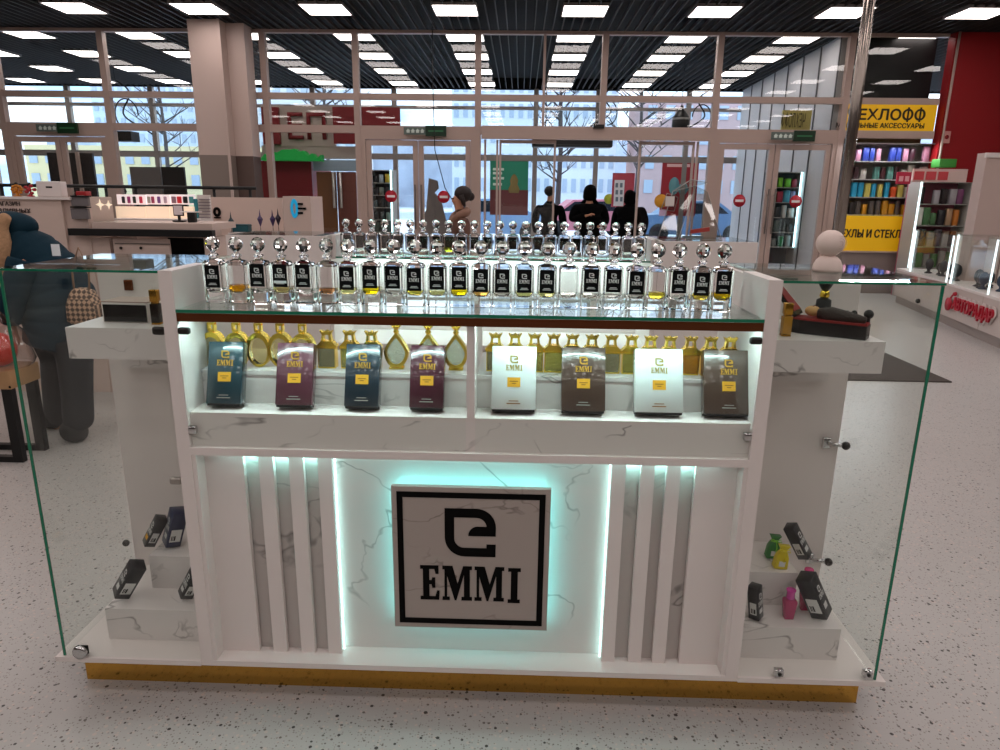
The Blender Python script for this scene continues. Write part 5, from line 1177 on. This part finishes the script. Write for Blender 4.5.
# small cartons leaning on the steps
SB = {'k': mat('slim_carton_black', '#17161a', .3), 'n': mat('slim_carton_navy', '#1b2344', .3), 'g': mat('slim_carton_grey', '#2a2728', .3)}
PRW = mat('print_white', '#d8d8d6', .5)
def slim(px, py, y, zfoot, kind, label, tilt, rz=42, h=.115, w_=.040, tiltx=0):
    h *= 1.18; w_ *= 1.18
    """slim carton whose lower corner edge rests at the pixel; leans sideways by tilt degrees"""
    p = at(px, py, y=y); o = empty('slim_perfume_carton', (p.x, y, zfoot), 0, label, 'perfume carton', 'slim perfume cartons on the wing steps')
    o.rotation_euler = Matrix.Rotation(math.radians(tilt), 4, 'Y').to_euler()
    M_ = Matrix.Rotation(math.radians(rz), 4, 'Z')
    hw = w_/2*1.41; lift = hw*abs(math.sin(math.radians(tilt)))+.0006; o.location.z = zfoot+lift
    def B(nm, m, *bx):
        b = MB(); [b.box(*q_, M=M_) for q_ in bx]; return b.build(nm, m, o)
    b = MB(); b.rbox(-w_/2, w_/2, -w_/2, w_/2, 0, h, .001, None, M_, 1); b.build('carton', SB[kind], o)
    f = w_/2
    # face towards -x side (left) carries emblem and word sideways, face towards -y the barcode
    s1 = -1 if rz > 0 else 1
    b = print_mb(.05, None, .0); M2 = M_ @ Matrix.Translation((s1*(-1)*-(f+.0006), 0, h*.62)) @ Matrix.Rotation(math.radians(90 if s1 > 0 else -90), 4, 'Z') @ Matrix.Rotation(math.radians(0), 4, 'Y')
    b.v = [tuple(M2 @ (Vector((v[0]*.62, v[1], v[2]*.9)))) for v in b.v]; b.build('emblem_print', PRW, o, fix=False)
    B('gold_label', LABY if kind == 'g' else PRW, ((s1*(f) if s1 > 0 else -f-.0006), (f+.0006 if s1 > 0 else -f), -.010, .010, h*.20, h*.33))
    B('barcode_label', PRW, (-f+.007, f-.007, -f-.0006, -f, h*.16, h*.52))
    l = B('barcode_bars', INK, (-f+.011, -f+.014, -f-.001, -f-.0007, h*.2, h*.34), (-f+.016, -f+.018, -f-.001, -f-.0007, h*.2, h*.34), (-f+.020, -f+.025, -f-.001, -f-.0007, h*.2, h*.34))
    return o
ZS1, ZS2 = .262, .385
slim(122, 603, 2.03, ZS1, 'k', 'black slim carton leaning on the lower left step', 33)
slim(150, 556, 2.16, ZS2, 'g', 'grey-brown slim carton leaning at the left end of the upper left step', 30, 42, .10, .030)
slim(172, 551, 2.17, ZS2, 'n', 'navy blue slim carton on the upper left step', 18, 42, .115, .042)
slim(186, 604, 2.04, ZS1, 'k', 'dark slim carton half hidden at the inner end of the lower left step', 30, 42, .09, .034)
slim(822, 613, 2.03, ZS1, 'k', 'black slim carton leaning on the lower right step beside the magenta bottle', -27, -42, .130, .044)
slim(803, 573, 2.19, ZS2, 'k', 'black slim carton leaning at the right end of the upper right step', -30, -42, .112, .032)
slim(756, 617, 2.02, ZS1, 'k', 'dark slim carton at the inner end of the lower right step', -8, -42, .10, .03)
# coloured little bottles and pouches
def colb(px, y, z, h, w_, body, cap, label):
    p = at(px, 600, y=y); r = empty('small_colour_bottle', (p.x, y, z), 0, label, 'perfume bottle')
    b = MB(); sq_lathe(b, [(w_*.34, w_*.3, 0), (w_*.36, w_*.32, .003), (w_*.5, w_*.36, h*.60), (w_*.42, w_*.32, h*.66), (w_*.2, w_*.2, h*.68)], 12, None, True); b.build('bottle_body', mat('tint'+body, body, .2, coat=.5), r)
    b = MB(); b.lathe([(w_*.30, h*.685), (w_*.34, h*.70), (w_*.30, h*.90), (w_*.38, h*.97), (w_*.34, h)], (0, 0, 0), 16); b.build('bottle_cap', mat('tint'+cap, cap, .25, coat=.5), r); return r
colb(790, 2.03, ZS1, .105, .042, '#a8245c', '#d0309c', 'magenta bottle standing on the lower right step')
colb(805, 2.083, ZS1, .150, .040, '#a82450', '#d83a80', 'pink-capped bottle behind the leaning black carton')
def pouch(px, y, z, m1, m2, label, tilt):
    p = at(px, 560, y=y); r = empty('gift_pouch', (p.x, y, z), 0, label, 'gift pouch'); r.rotation_euler = (0, math.radians(tilt), 0)
    b = MB(); sq_lathe(b, [(.020, .011, .002), (.023, .014, .006), (.021, .012, .045), (.014, .009, .062), (.009, .006, .068), (.015, .009, .080), (.019, .011, .086)], 12, None, True); b.build('pouch_bag', m1, r)
    b = MB(); b.lathe([(.011, 0), (.0125, .003), (.011, .006)], (0, 0, .065), 12, sy=.75); b.tube([(0, -.010, .067), (-.012, -.015, .078), (-.018, -.014, .070), (-.004, -.012, .066), (.014, -.015, .078), (.020, -.014, .068), (.002, -.012, .066), (.006, -.016, .045), (.004, -.016, .03)], .0018, 6); b.build('ribbon', m2, r)
    b = MB(); b.box(-.010, .010, -.0155, -.0142, .014, .032); b.build('tag', PRW, r); return r
pouch(771, 2.20, ZS2, mat('pouch_green', '#2c7a30', .5), mat('ribbon_lime', '#86d42c', .4), 'green gift pouch with lime ribbon on the upper right step', 4)
pouch(780, 2.13, ZS2, mat('pouch_yellow', '#d8c41c', .5), mat('ribbon_yellow', '#e8d820', .4), 'yellow gift pouch with ribbon on the front edge of the upper right step', 6)
# clear plastic stand on the rear right wing
st = empty('clear_plastic_stand', (at(688, 240, y=3.7).x, 3.7, ZT+.0005), math.radians(8), 'bent clear plastic leaflet stand on the rear showcase wing', 'leaflet stand')
STM = pane_mat('acrylic', '#eef0ee', 2.2, .03); EDG = mat('acrylic_edge', '#c9c4c0', .2, trans=.4)
def plate(pts, nm, t=.003):
    b = MB(); P_ = [Vector(p) for p in pts]; n_v = (P_[1]-P_[0]).cross(P_[2]-P_[0]).normalized()*t
    b.add(P_+[p+n_v for p in P_], [(0, 1, 2, 3), (7, 6, 5, 4)]+[(i, (i+1) % 4, (i+1) % 4+4, i+4) for i in range(4)]); o = b.build(nm, STM, st)
    b = MB(); b.tube([p for p in P_]+[P_[0]], .0022, 6); b.build('bright_edge', EDG, st, ).parent = o
plate([(-.17, -.02, 0), (-.06, -.02, 0), (.03, .03, .27), (-.09, .03, .24)], 'front_leaf')
plate([(-.02, -.03, 0), (.17, -.03, 0), (.10, .04, .24), (.03, .04, .27)], 'side_leaf')
plate([(-.09, .032, .24), (.03, .032, .27), (.10, .032, .285), (.0, .02, .30)], 'top_fold')
plate([(-.15, .02, .15), (-.08, .02, .14), (-.06, .03, .21), (-.12, .03, .23)], 'pocket')
b = MB(); b.box(-.13, -.085, .012, .018, .165, .215); b.build('white_leaflet', WHITE, st)
b = MB(); b.box(.0, .10, -.045, -.035, .03, .05, None, Matrix.Rotation(math.radians(-8), 4, 'Y')); b.build('red_leaflet', mat('leaflet_red', '#a83a34', .5), st)
b = MB(); b.box(-.05, .06, -.05, -.042, .005, .02); b.build('grey_leaflet', mat('leaflet_grey', '#6a7478', .5), st)
# ================================================================== people
def skin(name, nodes, edges, m, parent, levels=2, root=0):
    """continuous surface grown over a skeleton: nodes = [(x, y, z, r) or (x, y, z, rx, ry)]"""
    me = bpy.data.meshes.new(name); me.from_pydata([n[:3] for n in nodes], edges, []); o = bpy.data.objects.new(name, me); COL.objects.link(o)
    md = o.modifiers.new('skin', 'SKIN'); md.use_smooth_shade = True; md.branch_smoothing = .6
    for i, n in enumerate(nodes):
        sv = me.skin_vertices[0].data[i]; sv.radius = (n[3], n[4] if len(n) > 4 else n[3]); sv.use_root = (i == root)
    s2 = o.modifiers.new('sub', 'SUBSURF'); s2.levels = levels; s2.render_levels = levels
    dg = bpy.context.evaluated_depsgraph_get(); dg.update()
    nm = bpy.data.meshes.new_from_object(o.evaluated_get(dg)); bpy.data.objects.remove(o)
    nm.materials.clear(); nm.materials.append(m)
    for p in nm.polygons: p.use_smooth = True
    r = bpy.data.objects.new(name, nm); COL.objects.link(r); r.parent = parent; return r
SKIN = mat('skin', '#b98468', .55)
def hand(nodes, edges, w_, elbow_dir, side):
    """palm and five fingers from wrist index w_"""
    x, y, z = nodes[w_][:3]; d = Vector(elbow_dir).normalized(); s = Vector((side, 0, 0)); s = (s-d*s.dot(d)).normalized(); n = d.cross(s)
    p = Vector((x, y, z))+d*.05; nodes.append((*p, .032, .018)); a = len(nodes)-1; edges.append((w_, a))
    k = Vector((x, y, z))+d*.085; nodes.append((*k, .036, .016)); a2 = len(nodes)-1; edges.append((a, a2))
    for f, (o_, L) in enumerate(((-.028, .06), (-.010, .072), (.010, .068), (.027, .052))):
        q = k+s*o_+d*.012; nodes.append((*q, .0095)); i1 = len(nodes)-1; edges.append((a2, i1))
        q2 = q+d*L*.5+n*.004; nodes.append((*q2, .0088)); edges.append((i1, len(nodes)-1)); q3 = q+d*L*.9+n*.018; nodes.append((*q3, .0075)); edges.append((len(nodes)-2, len(nodes)-1))
    t = p-s*.035+d*.01; nodes.append((*t, .011)); edges.append((a, len(nodes)-1)); t2 = t-s*.012+d*.032+n*.01; nodes.append((*t2, .009)); edges.append((len(nodes)-2, len(nodes)-1))
def person(x, y, rz, H_, label, coat, trousers, shoes, hair=None, hood=False, coatlen=.55, armL=None, armR=None, bulk=1.0, female=False, tilt=0):
    """standing person facing local -y"""
    k = H_/1.75; r = empty('person', (x, y, 0), rz, label, 'person'); sw = (.19 if not female else .165)*bulk
    def S(L): return [tuple(c*k for c in n) for n in L]
    aL = armL or [(sw+.02, -.0, 1.38), (sw+.08, .02, 1.12), (sw+.07, -.06, .88)]
    aR = armR or [(-sw-.02, -.0, 1.38), (-sw-.08, .02, 1.12), (-sw-.07, -.06, .88)]
    # body
    N = [(0, 0, .93, .13, .10), (0, 0, 1.10, .12, .09), (0, 0, 1.30, .15, .10), (0, .0, 1.44, .07, .07), (0, -.005, 1.50, .056), (0, -.015, 1.57, .062, .07), (0, -.018, 1.645, .082, .095), (0, -.01, 1.70, .058, .066)]
    E = [(0, 1), (1, 2), (2, 3), (3, 4), (4, 5), (5, 6), (6, 7)]
    def chain(pts, start):
        prev = start
        for p in pts: N.append(p); E.append((prev, len(N)-1)); prev = len(N)-1
        return prev
    wl = chain([(*aL[0], .05), (*aL[1], .038), (*aL[2], .026)], 2); wr = chain([(*aR[0], .05), (*aR[1], .038), (*aR[2], .026)], 2)
    dl = Vector(aL[2])-Vector(aL[1]); dr = Vector(aR[2])-Vector(aR[1]); hand(N, E, wl, dl, 1); hand(N, E, wr, dr, -1)
    for s in (-1, 1): chain([(s*.09, 0, .86, .085), (s*.10, .0, .50, .055), (s*.10, .02, .10, .036), (s*.10, -.10, .04, .034)], 0)
    N.append((0, -.098, 1.605, .011)); E.append((6, len(N)-1))   # nose
    skin('body', S(N), E, SKIN, r)
    b = MB()
    for s in (-1, 1): b.ball((s*.028*k, -.088*k, 1.635*k), .009*k, None, 8)
    b.build('eyes', INK, r)
    b = MB(); b.ball((0, -.083*k, 1.572*k), .018*k, None, 8, .3, 1, .4); b.build('mouth', mat('lips', '#8a4a40', .5), r)
    # coat
    hem = .93-coatlen+.25
    N2 = [(0, 0, 1.02, .165*bulk, .125*bulk), (0, 0, 1.16, .155*bulk, .12*bulk), (0, 0, 1.30, .18*bulk, .125*bulk), (0, 0, 1.42, .12*bulk, .10*bulk), (0, .01, 1.52, .08, .08)]; E2 = [(0, 1), (1, 2), (2, 3), (3, 4)]
    for aa in (aL, aR):
        prev = 2
        for p, rr_ in zip(aa, (.085*bulk, .070*bulk, .050*bulk)): N2.append((*p, rr_)); E2.append((prev, len(N2)-1)); prev = len(N2)-1
    for z_, w2 in ((.90, .185), (hem+.1, .19), (hem, .195)): N2.append((0, 0, z_, w2*bulk, w2*bulk*.72)); E2.append((0 if z_ == .90 else len(N2)-2, len(N2)-1))
    skin('coat', S(N2), E2, coat, r)
    N3 = [(0, 0, .90, .14, .11)]; E3 = []
    for s in (-1, 1):
        prev = 0
        for p in ((s*.095, 0, .80, .10), (s*.105, 0, .48, .078), (s*.105, .02, .13, .066)): N3.append(p); E3.append((prev, len(N3)-1)); prev = len(N3)-1
    skin('trousers', S(N3), E3, trousers, r)
    for s in (-1, 1): skin('shoe', S([(s*.105, .05, .055, .05), (s*.105, -.04, .05, .052), (s*.11, -.14, .038, .04)]), [(0, 1), (1, 2)], shoes, r)
    if hood: skin('hood', S([(0, .0, 1.46, .14, .12), (0, -.01, 1.56, .13, .13), (0, -.012, 1.67, .125, .135), (0, .02, 1.745, .07, .08)]), [(0, 1), (1, 2), (2, 3)], coat, r)
    elif hair:
        b = MB(); b.ball((0, .038*k, 1.688*k), .102*k, None, 18, .95, .95, 1.05)
        if female: b.ball((0, .13*k, 1.66*k), .05*k, None, 12); b.tube([(-.075*k, 0, 1.68*k), (-.085*k, .02*k, 1.60*k), (-.07*k, .04*k, 1.55*k)], [.03*k, .028*k, .015*k], 8); b.tube([(.075*k, 0, 1.68*k), (.085*k, .02*k, 1.60*k), (.07*k, .04*k, 1.55*k)], [.03*k, .028*k, .015*k], 8)
        b.build('hair', hair, r)
    return r
BLK = mat('black_coat', '#040405', .95, spec=.1); DKT = mat('dark_trousers', '#14151a', .8); SHO = mat('black_shoes', '#0c0c0c', .5)
wx = at(460, 195, y=8.0); wm = person(wx.x, 8.0, math.radians(-72), 1.66, 'woman in a brown coat with dark pinned-up hair, facing left near the doors', mat('brown_coat', '#5e4034', .8), DKT, SHO, mat('dark_hair', '#1c0f0c', .6), female=True, bulk=1.05, coatlen=.8, armL=[(.20, 0, 1.36), (.26, .0, 1.12), (.20, -.14, .98)])
k = 1.66/1.75
skin('collar', [(0, -.10*k, 1.36*k, .03), (.09*k, -.06*k, 1.43*k, .045), (.11*k, .03*k, 1.47*k, .05), (0, .09*k, 1.49*k, .055), (-.11*k, .03*k, 1.47*k, .05), (-.09*k, -.06*k, 1.43*k, .045), (0, -.115*k, 1.36*k, .03)], [(0, 1), (1, 2), (2, 3), (3, 4), (4, 5), (5, 6)], mat('coat_lining', '#8a6858', .8), wm)
p = at(590, 190, y=12.9); person(p.x, 12.9, math.radians(10), 1.80, 'hooded man in a black jacket standing in the open doorway', BLK, DKT, SHO, hood=True, bulk=1.25, coatlen=.55, armR=[(-.24, 0, 1.36), (-.31, .0, 1.14), (-.10, -.18, 1.22)], armL=[(.24, 0, 1.36), (.31, 0, 1.12), (.20, -.14, 1.06)])
p = at(550, 190, y=13.6); person(p.x, 13.6, math.radians(160), 1.74, 'person in black walking behind the left sliding leaf', BLK, mat('grey_jeans', '#3c4450', .8), SHO, mat('black_hair', '#0a0808', .6), bulk=1.1)
p = at(631, 190, y=13.4); person(p.x, 13.4, math.radians(-40), 1.72, 'person in a black hooded coat behind the right sliding leaf', BLK, DKT, SHO, hood=True, bulk=1.3, coatlen=.9)

p = at(121, 186, y=17.0); person(p.x, 17.0, math.radians(20), 1.70, 'small distant person in pale pink with black hair behind the display rack', mat('pink_top', '#c99a9c', .8), DKT, SHO, mat('black_hair', '#0a0808', .6), female=True)
# shopper bending to the left beside the kiosk
PY_ = 4.3
def A_(px, py, y=PY_): p = at(px, py, y=y); return (p.x, p.y, p.z)
sh = empty('person', (at(75, 436, y=PY_).x, PY_, 0), 0, 'shopper bending left in a dark teal puffer jacket with a quilted handbag', 'person')
def loc(n): return (n[0]-sh.location.x, n[1]-PY_, n[2])+tuple(n[3:])
def G(px, py, r1, r2=None, y=PY_): a = loc(A_(px, py, y)); return a+((r1, r2) if r2 else (r1,))
N = [G(66, 318, .13, .11), G(60, 290, .12, .10), G(38, 262, .13, .11), G(18, 244, .06), G(6, 244, .07, .08), G(-6, 248, .08, .09), G(-12, 256, .06)]
E = [(0, 1), (1, 2), (2, 3), (3, 4), (4, 5), (5, 6)]
def ch(start, pts):
    pr_ = start
    for p in pts: N.append(p); E.append((pr_, len(N)-1)); pr_ = len(N)-1
    return pr_
w1 = ch(2, [G(26, 262, .05, y=PY_-.16), G(14, 292, .04, y=PY_-.20), G(12, 322, .028, y=PY_-.20)])
w2 = ch(2, [G(44, 285, .05, y=PY_+.14), G(50, 305, .04, y=PY_+.14), G(58, 326, .028, y=PY_-.02)])
hand(N, E, w1, (0, -.02, -1), 1); hand(N, E, w2, (.1, -.1, -1), 1)
ch(0, [G(58, 345, .09, y=PY_+.10), G(56, 392, .06, y=PY_+.12), G(60, 426, .035, y=PY_+.14), G(56, 432, .03, y=PY_+.14)])
ch(0, [G(74, 345, .09, y=PY_-.08), G(77, 395, .06, y=PY_-.10), G(79, 432, .035, y=PY_-.10), G(75, 438, .03, y=PY_-.12)])
skin('body', N, E, SKIN, sh)
PUF = mat('puffer_teal', '#0b2a38', .75, bump=.6, bscale=9, spec=.2)
def puffy(b, ks, amp=.05, per=.085):
    """padded tube through key points (x, y, z, r)"""
    P_ = []; R_ = []; acc = 0
    for i in range(len(ks)-1):
        p, q = Vector(ks[i][:3]), Vector(ks[i+1][:3]); L = (q-p).length; n_ = max(3, int(L/.012))
        for k in range(n_):
            t = k/n_; s_ = t*t*(3-2*t); P_.append(p.lerp(q, t)); R_.append((ks[i][3]*(1-s_)+ks[i+1][3]*s_)*(1-amp*(1-abs(math.sin(PI*(acc+L*t)/per)))**2))
        acc += L
    P_.append(Vector(ks[-1][:3])); R_.append(ks[-1][3])
    for _ in range(14): P_ = [P_[0]]+[(P_[i-1]+P_[i]*2+P_[i+1])/4 for i in range(1, len(P_)-1)]+[P_[-1]]
    b.tube(P_, R_, 28); return b
b = MB(); puffy(b, [G(10, 236, .09), G(20, 244, .14), G(34, 257, .175), G(49, 276, .205), (G(60, 300, .215)), G(63, 322, .22), G(61, 342, .21)])
puffy(b, [G(26, 262, .10, y=PY_-.16), G(18, 284, .085, y=PY_-.21), G(12, 304, .075, y=PY_-.22), G(11, 322, .055, y=PY_-.20)]); puffy(b, [G(42, 284, .09, y=PY_+.12), G(50, 308, .08, y=PY_+.10), G(57, 324, .055, y=PY_)])
b.build('puffer_jacket', PUF, sh)
skin('hood', [G(26, 240, .10, .14), G(20, 230, .11, .14), G(8, 228, .10, .13), G(-6, 236, .10, .12)], [(0, 1), (1, 2), (2, 3)], PUF, sh)
skin('fur_trim', [G(8, 214, .03, y=PY_-.12), G(-1, 226, .05, y=PY_-.14), G(4, 250, .055, y=PY_-.15), G(6, 272, .05, y=PY_-.14), G(6, 288, .03, y=PY_-.12)], [(0, 1), (1, 2), (2, 3), (3, 4)], mat('fur_beige', '#b08a68', .9, bump=1.0, bscale=60, var=.3), sh)
TR = mat('charcoal_trousers', '#23242a', .75, bump=.5, bscale=7)
N = [G(66, 326, .17, .15)]; E = []
ch(0, [G(58, 348, .115, y=PY_+.10), G(57, 390, .095, y=PY_+.12), G(60, 426, .095, y=PY_+.14)]); ch(0, [G(74, 348, .12, y=PY_-.08), G(77, 392, .10, y=PY_-.10), G(79, 431, .10, y=PY_-.10)])
skin('trousers', N, E, TR, sh)
for dy, pxs in ((.14, ((62, 431), (52, 434), (43, 436))), (-.11, ((82, 437), (74, 441), (64, 443)))):
    y_ = PY_+dy; p_ = [loc((at(a, 0+c, y=y_).x, y_, 0)) for a, c in pxs]
    skin('boot', [(p_[0][0]+.02, p_[0][1], .10, .11), (p_[1][0], p_[1][1], .075, .085), (p_[2][0], p_[2][1], .055, .065)], [(0, 1), (1, 2)], mat('black_boots', '#19191b', .6), sh)
b = MB(); c_ = loc(A_(56, 250, PY_-.17)); b.box(c_[0]-.025, c_[0]+.025, c_[1]-.004, c_[1], c_[2]-.035, c_[2]+.035, None); b.build('white_tag', mat('white_paper', '#e8eef2', .6), sh)
# handbag over her hip (held: own thing)
c_ = A_(86, 302, PY_-.13); hb = empty('handbag', (c_[0], c_[1]-.02, c_[2]-.13), 0, 'beige quilted handbag with dark diamond pattern hanging at the shopper\'s hip', 'handbag')
def quilt():
    mt = mat('quilt', '#a88468', .6); nt = mt.node_tree; bs = nt.nodes['Principled BSDF']; tc = nt.nodes.new('ShaderNodeTexCoord'); mp = nt.nodes.new('ShaderNodeMapping')
    mp.inputs['Rotation'].default_value = (0, math.radians(45), 0); ck = nt.nodes.new('ShaderNodeTexChecker'); ck.inputs['Scale'].default_value = 46; ck.inputs['Color1'].default_value = srgb('#c8a488'); ck.inputs['Color2'].default_value = srgb('#4a3428')
    nt.links.new(tc.outputs['Object'], mp.inputs[0]); nt.links.new(mp.outputs[0], ck.inputs['Vector']); nt.links.new(ck.outputs[0], bs.inputs['Base Color']); return mt
b = MB(); sq_lathe(b, [(.075, .035, 0), (.095, .05, .02), (.09, .05, .12), (.06, .035, .20), (.03, .02, .22)], 12, None, True); b.build('quilted_body', quilt(), hb)
b = MB(); b.tube([(-.05, 0, .21), (-.06, .02, .33), (-.02, .05, .46), (.04, .03, .34), (.045, 0, .21)], .006, 6); b.build('strap', mat('strap_tan', '#8a6a50', .5), hb)

# ================================================================== street beyond the windows
def bld(x0, x1, y, z1, m, wm, label, nx, nz, z0=0, d=8):
    b = MB(); b.box(x0, x1, y, y+d, 0, z1); r = single(b, 'apartment_building', m, ((x0+x1)/2, y, 0), label, 'building')
    b = MB(); dx = (x1-x0)/nx; dz = (z1-1.5)/nz
    for i in range(nx):
        for j in range(nz): b.box(x0+dx*(i+.25), x0+dx*(i+.75), y-.1, y-.001, 1.5+dz*(j+.2), 1.5+dz*(j+.75))
    o = b.build('windows', wm, r, off=r.location); return r
WN = mat('far_window', '#a4b0c0', .5)
bld(-6, 8, 62, 13.5, mat('far_block_grey', '#d4d8de', .8), WN, 'long pale grey apartment block across the street', 18, 6)
bld(-42, -20, 60, 5.2, mat('far_block_yellow', '#d8c79c', .8), WN, 'low yellow building across the street on the left', 16, 2)
bld(-50, -34, 84, 17, mat('far_block_blue', '#c0ccdc', .8), WN, 'tall pale blue apartment block far behind the yellow building', 16, 9)
bld(-30, -17, 74, 12.5, mat('far_block_white', '#c9cdd4', .8), WN, 'white apartment block across the street left of centre', 9, 6)
bld(9.5, 22, 58, 9.0, mat('far_block_pink', '#b89a98', .8), WN, 'pinkish building across the street on the right', 9, 4)
b = MB(); b.box(-60, 50, 90, 91, 0, 9); single(b, 'distant_treeline', mat('frosty_trees', '#aeb6c6', .9, var=.5, bscale=.35), (0, 90, 0), 'frosty line of distant trees behind the buildings', 'trees', None, 'stuff')
b = MB(); rr = random.Random(5)
def bare_tree(x, y, h, label):
    r = empty('bare_tree', (x, y, 0), 0, label, 'tree', 'bare trees along the street')
    b = MB(); b.tube([(0, 0, -.1), (.1, 0, h*.5), (0, 0, h)], [.14, .09, .03], 7); b.build('trunk', mat('bark_dark', '#4a4240', .9), r)
    b = MB()
    for k in range(26):
        z = h*rr.uniform(.3, .95); a = rr.uniform(0, 2*PI); L = h*rr.uniform(.12, .35); p = Vector((0, 0, z)); q = p+Vector((math.cos(a)*L, math.sin(a)*L, L*.7)); b.tube([p, (p+q)/2+Vector((0, 0, -.05)), q], [.04, .025, .01], 5)
        for m_ in range(3): q2 = (p+q)/2+Vector((rr.uniform(-.6, .6), rr.uniform(-.6, .6), rr.uniform(.2, .8))); b.tube([(p+q)/2, q2], [.02, .008], 4)
    b.build('branches', mat('bark_dark', '#4a4240', .9), r)
for i, (x, y, h) in enumerate(((1.5, 30, 7), (5.4, 34, 8), (-9, 33, 7), (-18, 36, 8))): bare_tree(x, y, h, 'bare winter tree by the street, %s' % ['behind the doorway', 'behind the red poster', 'behind the maroon kiosk', 'behind the left windows'][i])
def car(x, y, m, label, rz=0):
    r = empty('parked_car', (x, y, 0), rz, label, 'car', 'cars parked on the street')
    prof = [(-2.1, .3), (-2.15, .7), (-1.9, .95), (-1.3, 1.0), (-.7, 1.45), (.7, 1.48), (1.3, 1.05), (2.0, .9), (2.15, .6), (2.1, .3)]
    b = MB(); b.prism(prof, -.85, .85, 'y'); b.build('car_body', m, r)
    b = MB(); b.prism([(-1.15, 1.02), (-.65, 1.38), (.65, 1.40), (1.1, 1.05)], -.86, .86, 'y'); b.build('car_windows', mat('car_glass', '#1c242c', .1), r)
    for sx_ in (-1.3, 1.3):
        for sy_ in (-1, 1): b = MB(); b.lathe([(.32, -.1), (.34, -.08), (.34, .08), (.32, .1), (.18, .11)], (0, 0, 0), 18, None, Matrix.Translation((sx_, sy_*.80, .34)) @ Matrix.Rotation(PI/2, 4, 'X')); b.build('wheel', BLACK, r)
car(-1.0, 25, mat('car_blue', '#7f9dc0', .3), 'blue car parked outside behind the green poster'); car(6.2, 26, mat('car_blue2', '#5a7698', .3), 'darker blue car parked outside behind the right posters')
car(2.6, 28, mat('car_pinkred', '#c87a84', .3), 'red car parked outside behind the men in black', .1)
sun = bpy.data.lights.new('winter_sun', 'SUN'); sun.energy = 3.0; sun.angle = math.radians(3); so = bpy.data.objects.new('winter_sun', sun); COL.objects.link(so); so.rotation_euler = (math.radians(55), 0, math.radians(150))
